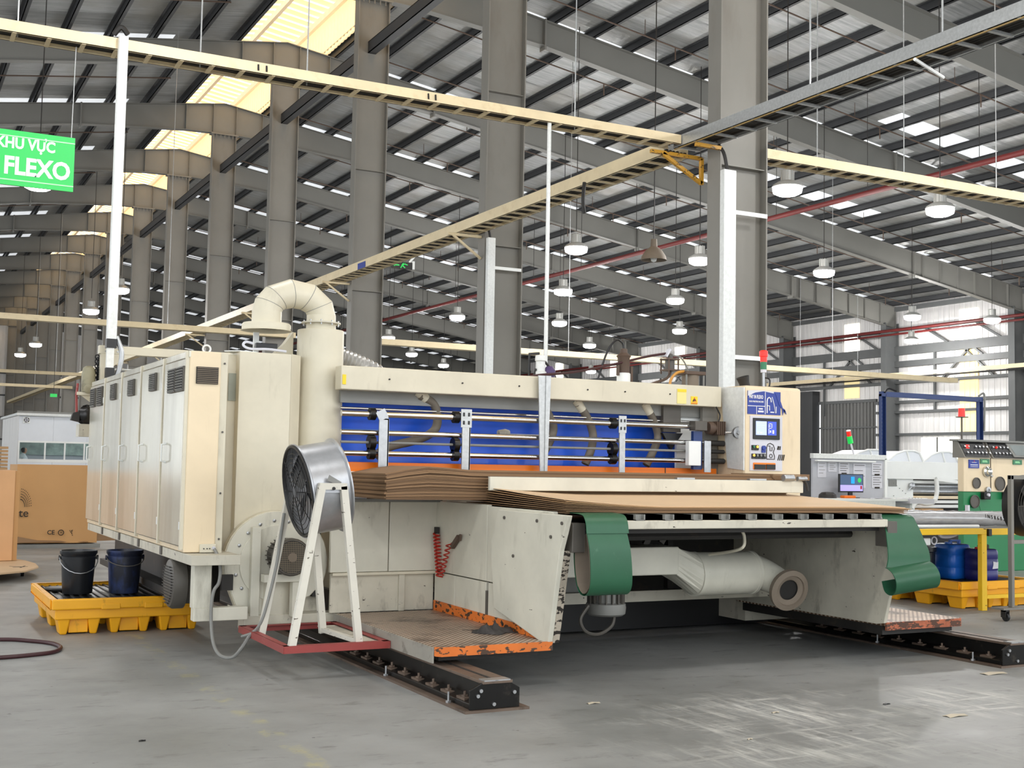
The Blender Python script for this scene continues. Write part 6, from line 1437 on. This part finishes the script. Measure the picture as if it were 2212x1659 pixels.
for x in (5.12, 6.1, 6.85, 7.6, 8.4, 9.2): 
    MB().box(x, 51.99, 1.42, x+.06, 52.08, 2.15).build('window_post', M['white'], of)
for a, b_ in ((5.18,6.1),(6.16,6.85),(6.91,7.6),(7.66,8.4),(8.46,9.2)):
    o = MB().box(a, 52.0, 2.08, b_, 52.07, 2.15).build('window_frame', M['white'], of); MB().box(a, 52.03, 1.44, b_, 52.04, 2.08).build('pane', M['glass'], o)
MB().box(5.2, 56.5, 0, 10.2, 56.6, 3.1).build('back_wall', M['greyboard'], of)
MB().box(5.4, 56.4, 1.6, 9.5, 56.48, 2.2).build('inner_window', mat('green_glazing', (164,178,172), .3, var=.3, vs=3), of)
o = MB().box(5.26, 51.94, 2.84, 5.52, 52.0, 3.1).build('extractor_fan', M['white'], of, bevel=.01); MB().lathe((5.39,51.935,2.97),(0,-1,0),[(.0,0),(.1,0),(.105,.01)],20).build('fan_mouth', M['motor'], o)
mb = MB()
for k in range(5): a = 2*pi*k/5; mb.bar((5.39,51.925,2.97),(5.39+.09*cos(a),51.925,2.97+.09*sin(a)),.004,.04,(0,0,1) if abs(cos(a)) > .5 else (1,0,0))
mb.build('fan_blades', M['papers'], o)
for z in (1.45,): MB().lathe((8.0,53.2,2.45),(0,0,1),[(.0,0),(.5,0),(.5,.04),(.0,.04)],12).build('ceiling_light', M['lamp_on'], of)
MB().box(5.3, 53.0, .72, 9.6, 53.7, .76).build('inner_desk', M['white'], of)
# seated clerk behind the glass
pe = thing('person', (5.42, 52.7, 0), 'dark haired person in a white shirt seated inside the office window', 'person')
mb = MB(); mb.tube([(5.40,52.85,.75),(5.39,52.83,.95),(5.38,52.82,1.2),(5.385,52.8,1.42),(5.40,52.78,1.53),(5.42,52.77,1.6),(5.425,52.765,1.66)], [.17,.18,.19,.21,.17,.075,.06], 16)
for s in (-1, 1): mb.tube([(5.395,52.8+s*.19,1.48),(5.45,52.78+s*.24,1.28),(5.60,52.74+s*.17,1.1),(5.72,52.68+s*.1,1.06)], [.07,.06,.05,.035], 10)
mb.tube([(5.40,52.82,.78),(5.62,52.74,.72),(5.82,52.68,.7),(5.84,52.66,.4),(5.85,52.64,.06)], [.17,.14,.11,.09,.06], 12)
mb.build('body', M['shirt'], pe)
mb = MB(); mb.lathe((5.44,52.76,1.64),(.12,0,1),[(.0,-.01),(.05,.0),(.075,.05),(.09,.11),(.088,.17),(.06,.22),(.0,.235)],18); mb.tube([(5.52,52.75,1.76),(5.545,52.75,1.73),(5.52,52.75,1.725)], .012, 6)
for s in (-1,1): mb.lathe((5.455,52.76+s*.088,1.75),(0,s,0),[(.0,.015),(.02,.01),(.025,0)],8)
mb.build('head', M['skin'], pe)
mb = MB(); mb.lathe((5.425,52.76,1.72),(-.25,0,1),[(.09,-.02),(.1,.05),(.098,.1),(.07,.15),(.0,.17)],18); mb.build('hair', M['hair'], pe)
for y in (52.6, 52.92): pass
ch = thing('office_chair', (5.3, 52.85, 0), 'black office chair under the seated office clerk', 'chair')
MB().box(5.14, 52.62, .5, 5.64, 53.06, .57).build('seat', M['black'], ch, bevel=.02); MB().box(5.16, 52.64, .6, 5.2, 53.04, 1.15).build('backrest', M['black'], ch, bevel=.015); MB().cyl((5.38,52.84,.06),(5.38,52.84,.5),.03,n=10).build('column', M['dark'], ch)
for k in range(5): a = 2*pi*k/5; MB().bar((5.38,52.84,.07),(5.38+.24*cos(a),52.84+.24*sin(a),.03),.04,.03).build('foot', M['dark'], ch)
t = thing('exit_sign', (7.35, 60, 4.3), 'tiny green lit exit sign above the office roof', 'sign'); MB().box(7.2, 60, 4.3, 7.5, 60.05, 4.45).build('lit_panel', M['led_green'], t)
MB().tube([(7.35, 60.02, 4.45), (7.35, 60.02, zroof(7.35)+.02)], .01, 4).build('hanging_wire', M['dark'], t)
# pallet slats at the very left
pa = thing('pallet_stack', (4.0, 50, 0), 'stack of brown boards at the far left edge', 'stack')
for k in range(14): MB().box(3.2, 49.6, .1+.13*k, 4.55, 50.8, .19+.13*k).build('board_layer', M['card'], pa)
# hose on the floor and scraps
t = MB().tube(smoothpath([(.4,10.86,.016),(1.0,10.83,.016),(1.22,10.66,.016),(1.35,10.47,.016),(1.385,10.22,.016),(1.3,10.0,.016),(1.12,9.91,.016),(.9,9.86,.016),(.3,9.8,.016)]), .016, 10).build('floor_hose', M['darkred']); tag(t, 'dark red hose looping on the floor at lower left', 'hose')
for k, (x, y, s, m) in enumerate(((1.35,6.77,.02,'black'),(1.02,5.62,.02,'black'),(4.15,6.75,.05,'litter'),(5.05,6.06,.03,'litter'),(5.92,6.0,.03,'black'),(6.05,5.55,.09,'litter'),(4.42,5.52,.02,'litter'),(7.6,6.6,.12,'litter'))):
    rows = [[(x+s*(i-1)*.9, y+s*.35*(j-1)+.003*i, .002+.006*((i+j)%2)) for j in range(3)] for i in range(3)]
    o = MB().slab(rows, (0,0,.0015)).build('floor_scrap', M[m]); tag(o, ['tiny black scrap on the floor left of the rail end', 'tiny black scrap on floor at bottom left', 'pale scrap beside the near rail end', 'pale chip below the white scuff marks', 'black chip on the floor at bottom right', 'curled pale strip on the floor at bottom right', 'pale bit on the floor below the rail end', 'long thin pale strip in front of the far rail'][k], 'scrap')
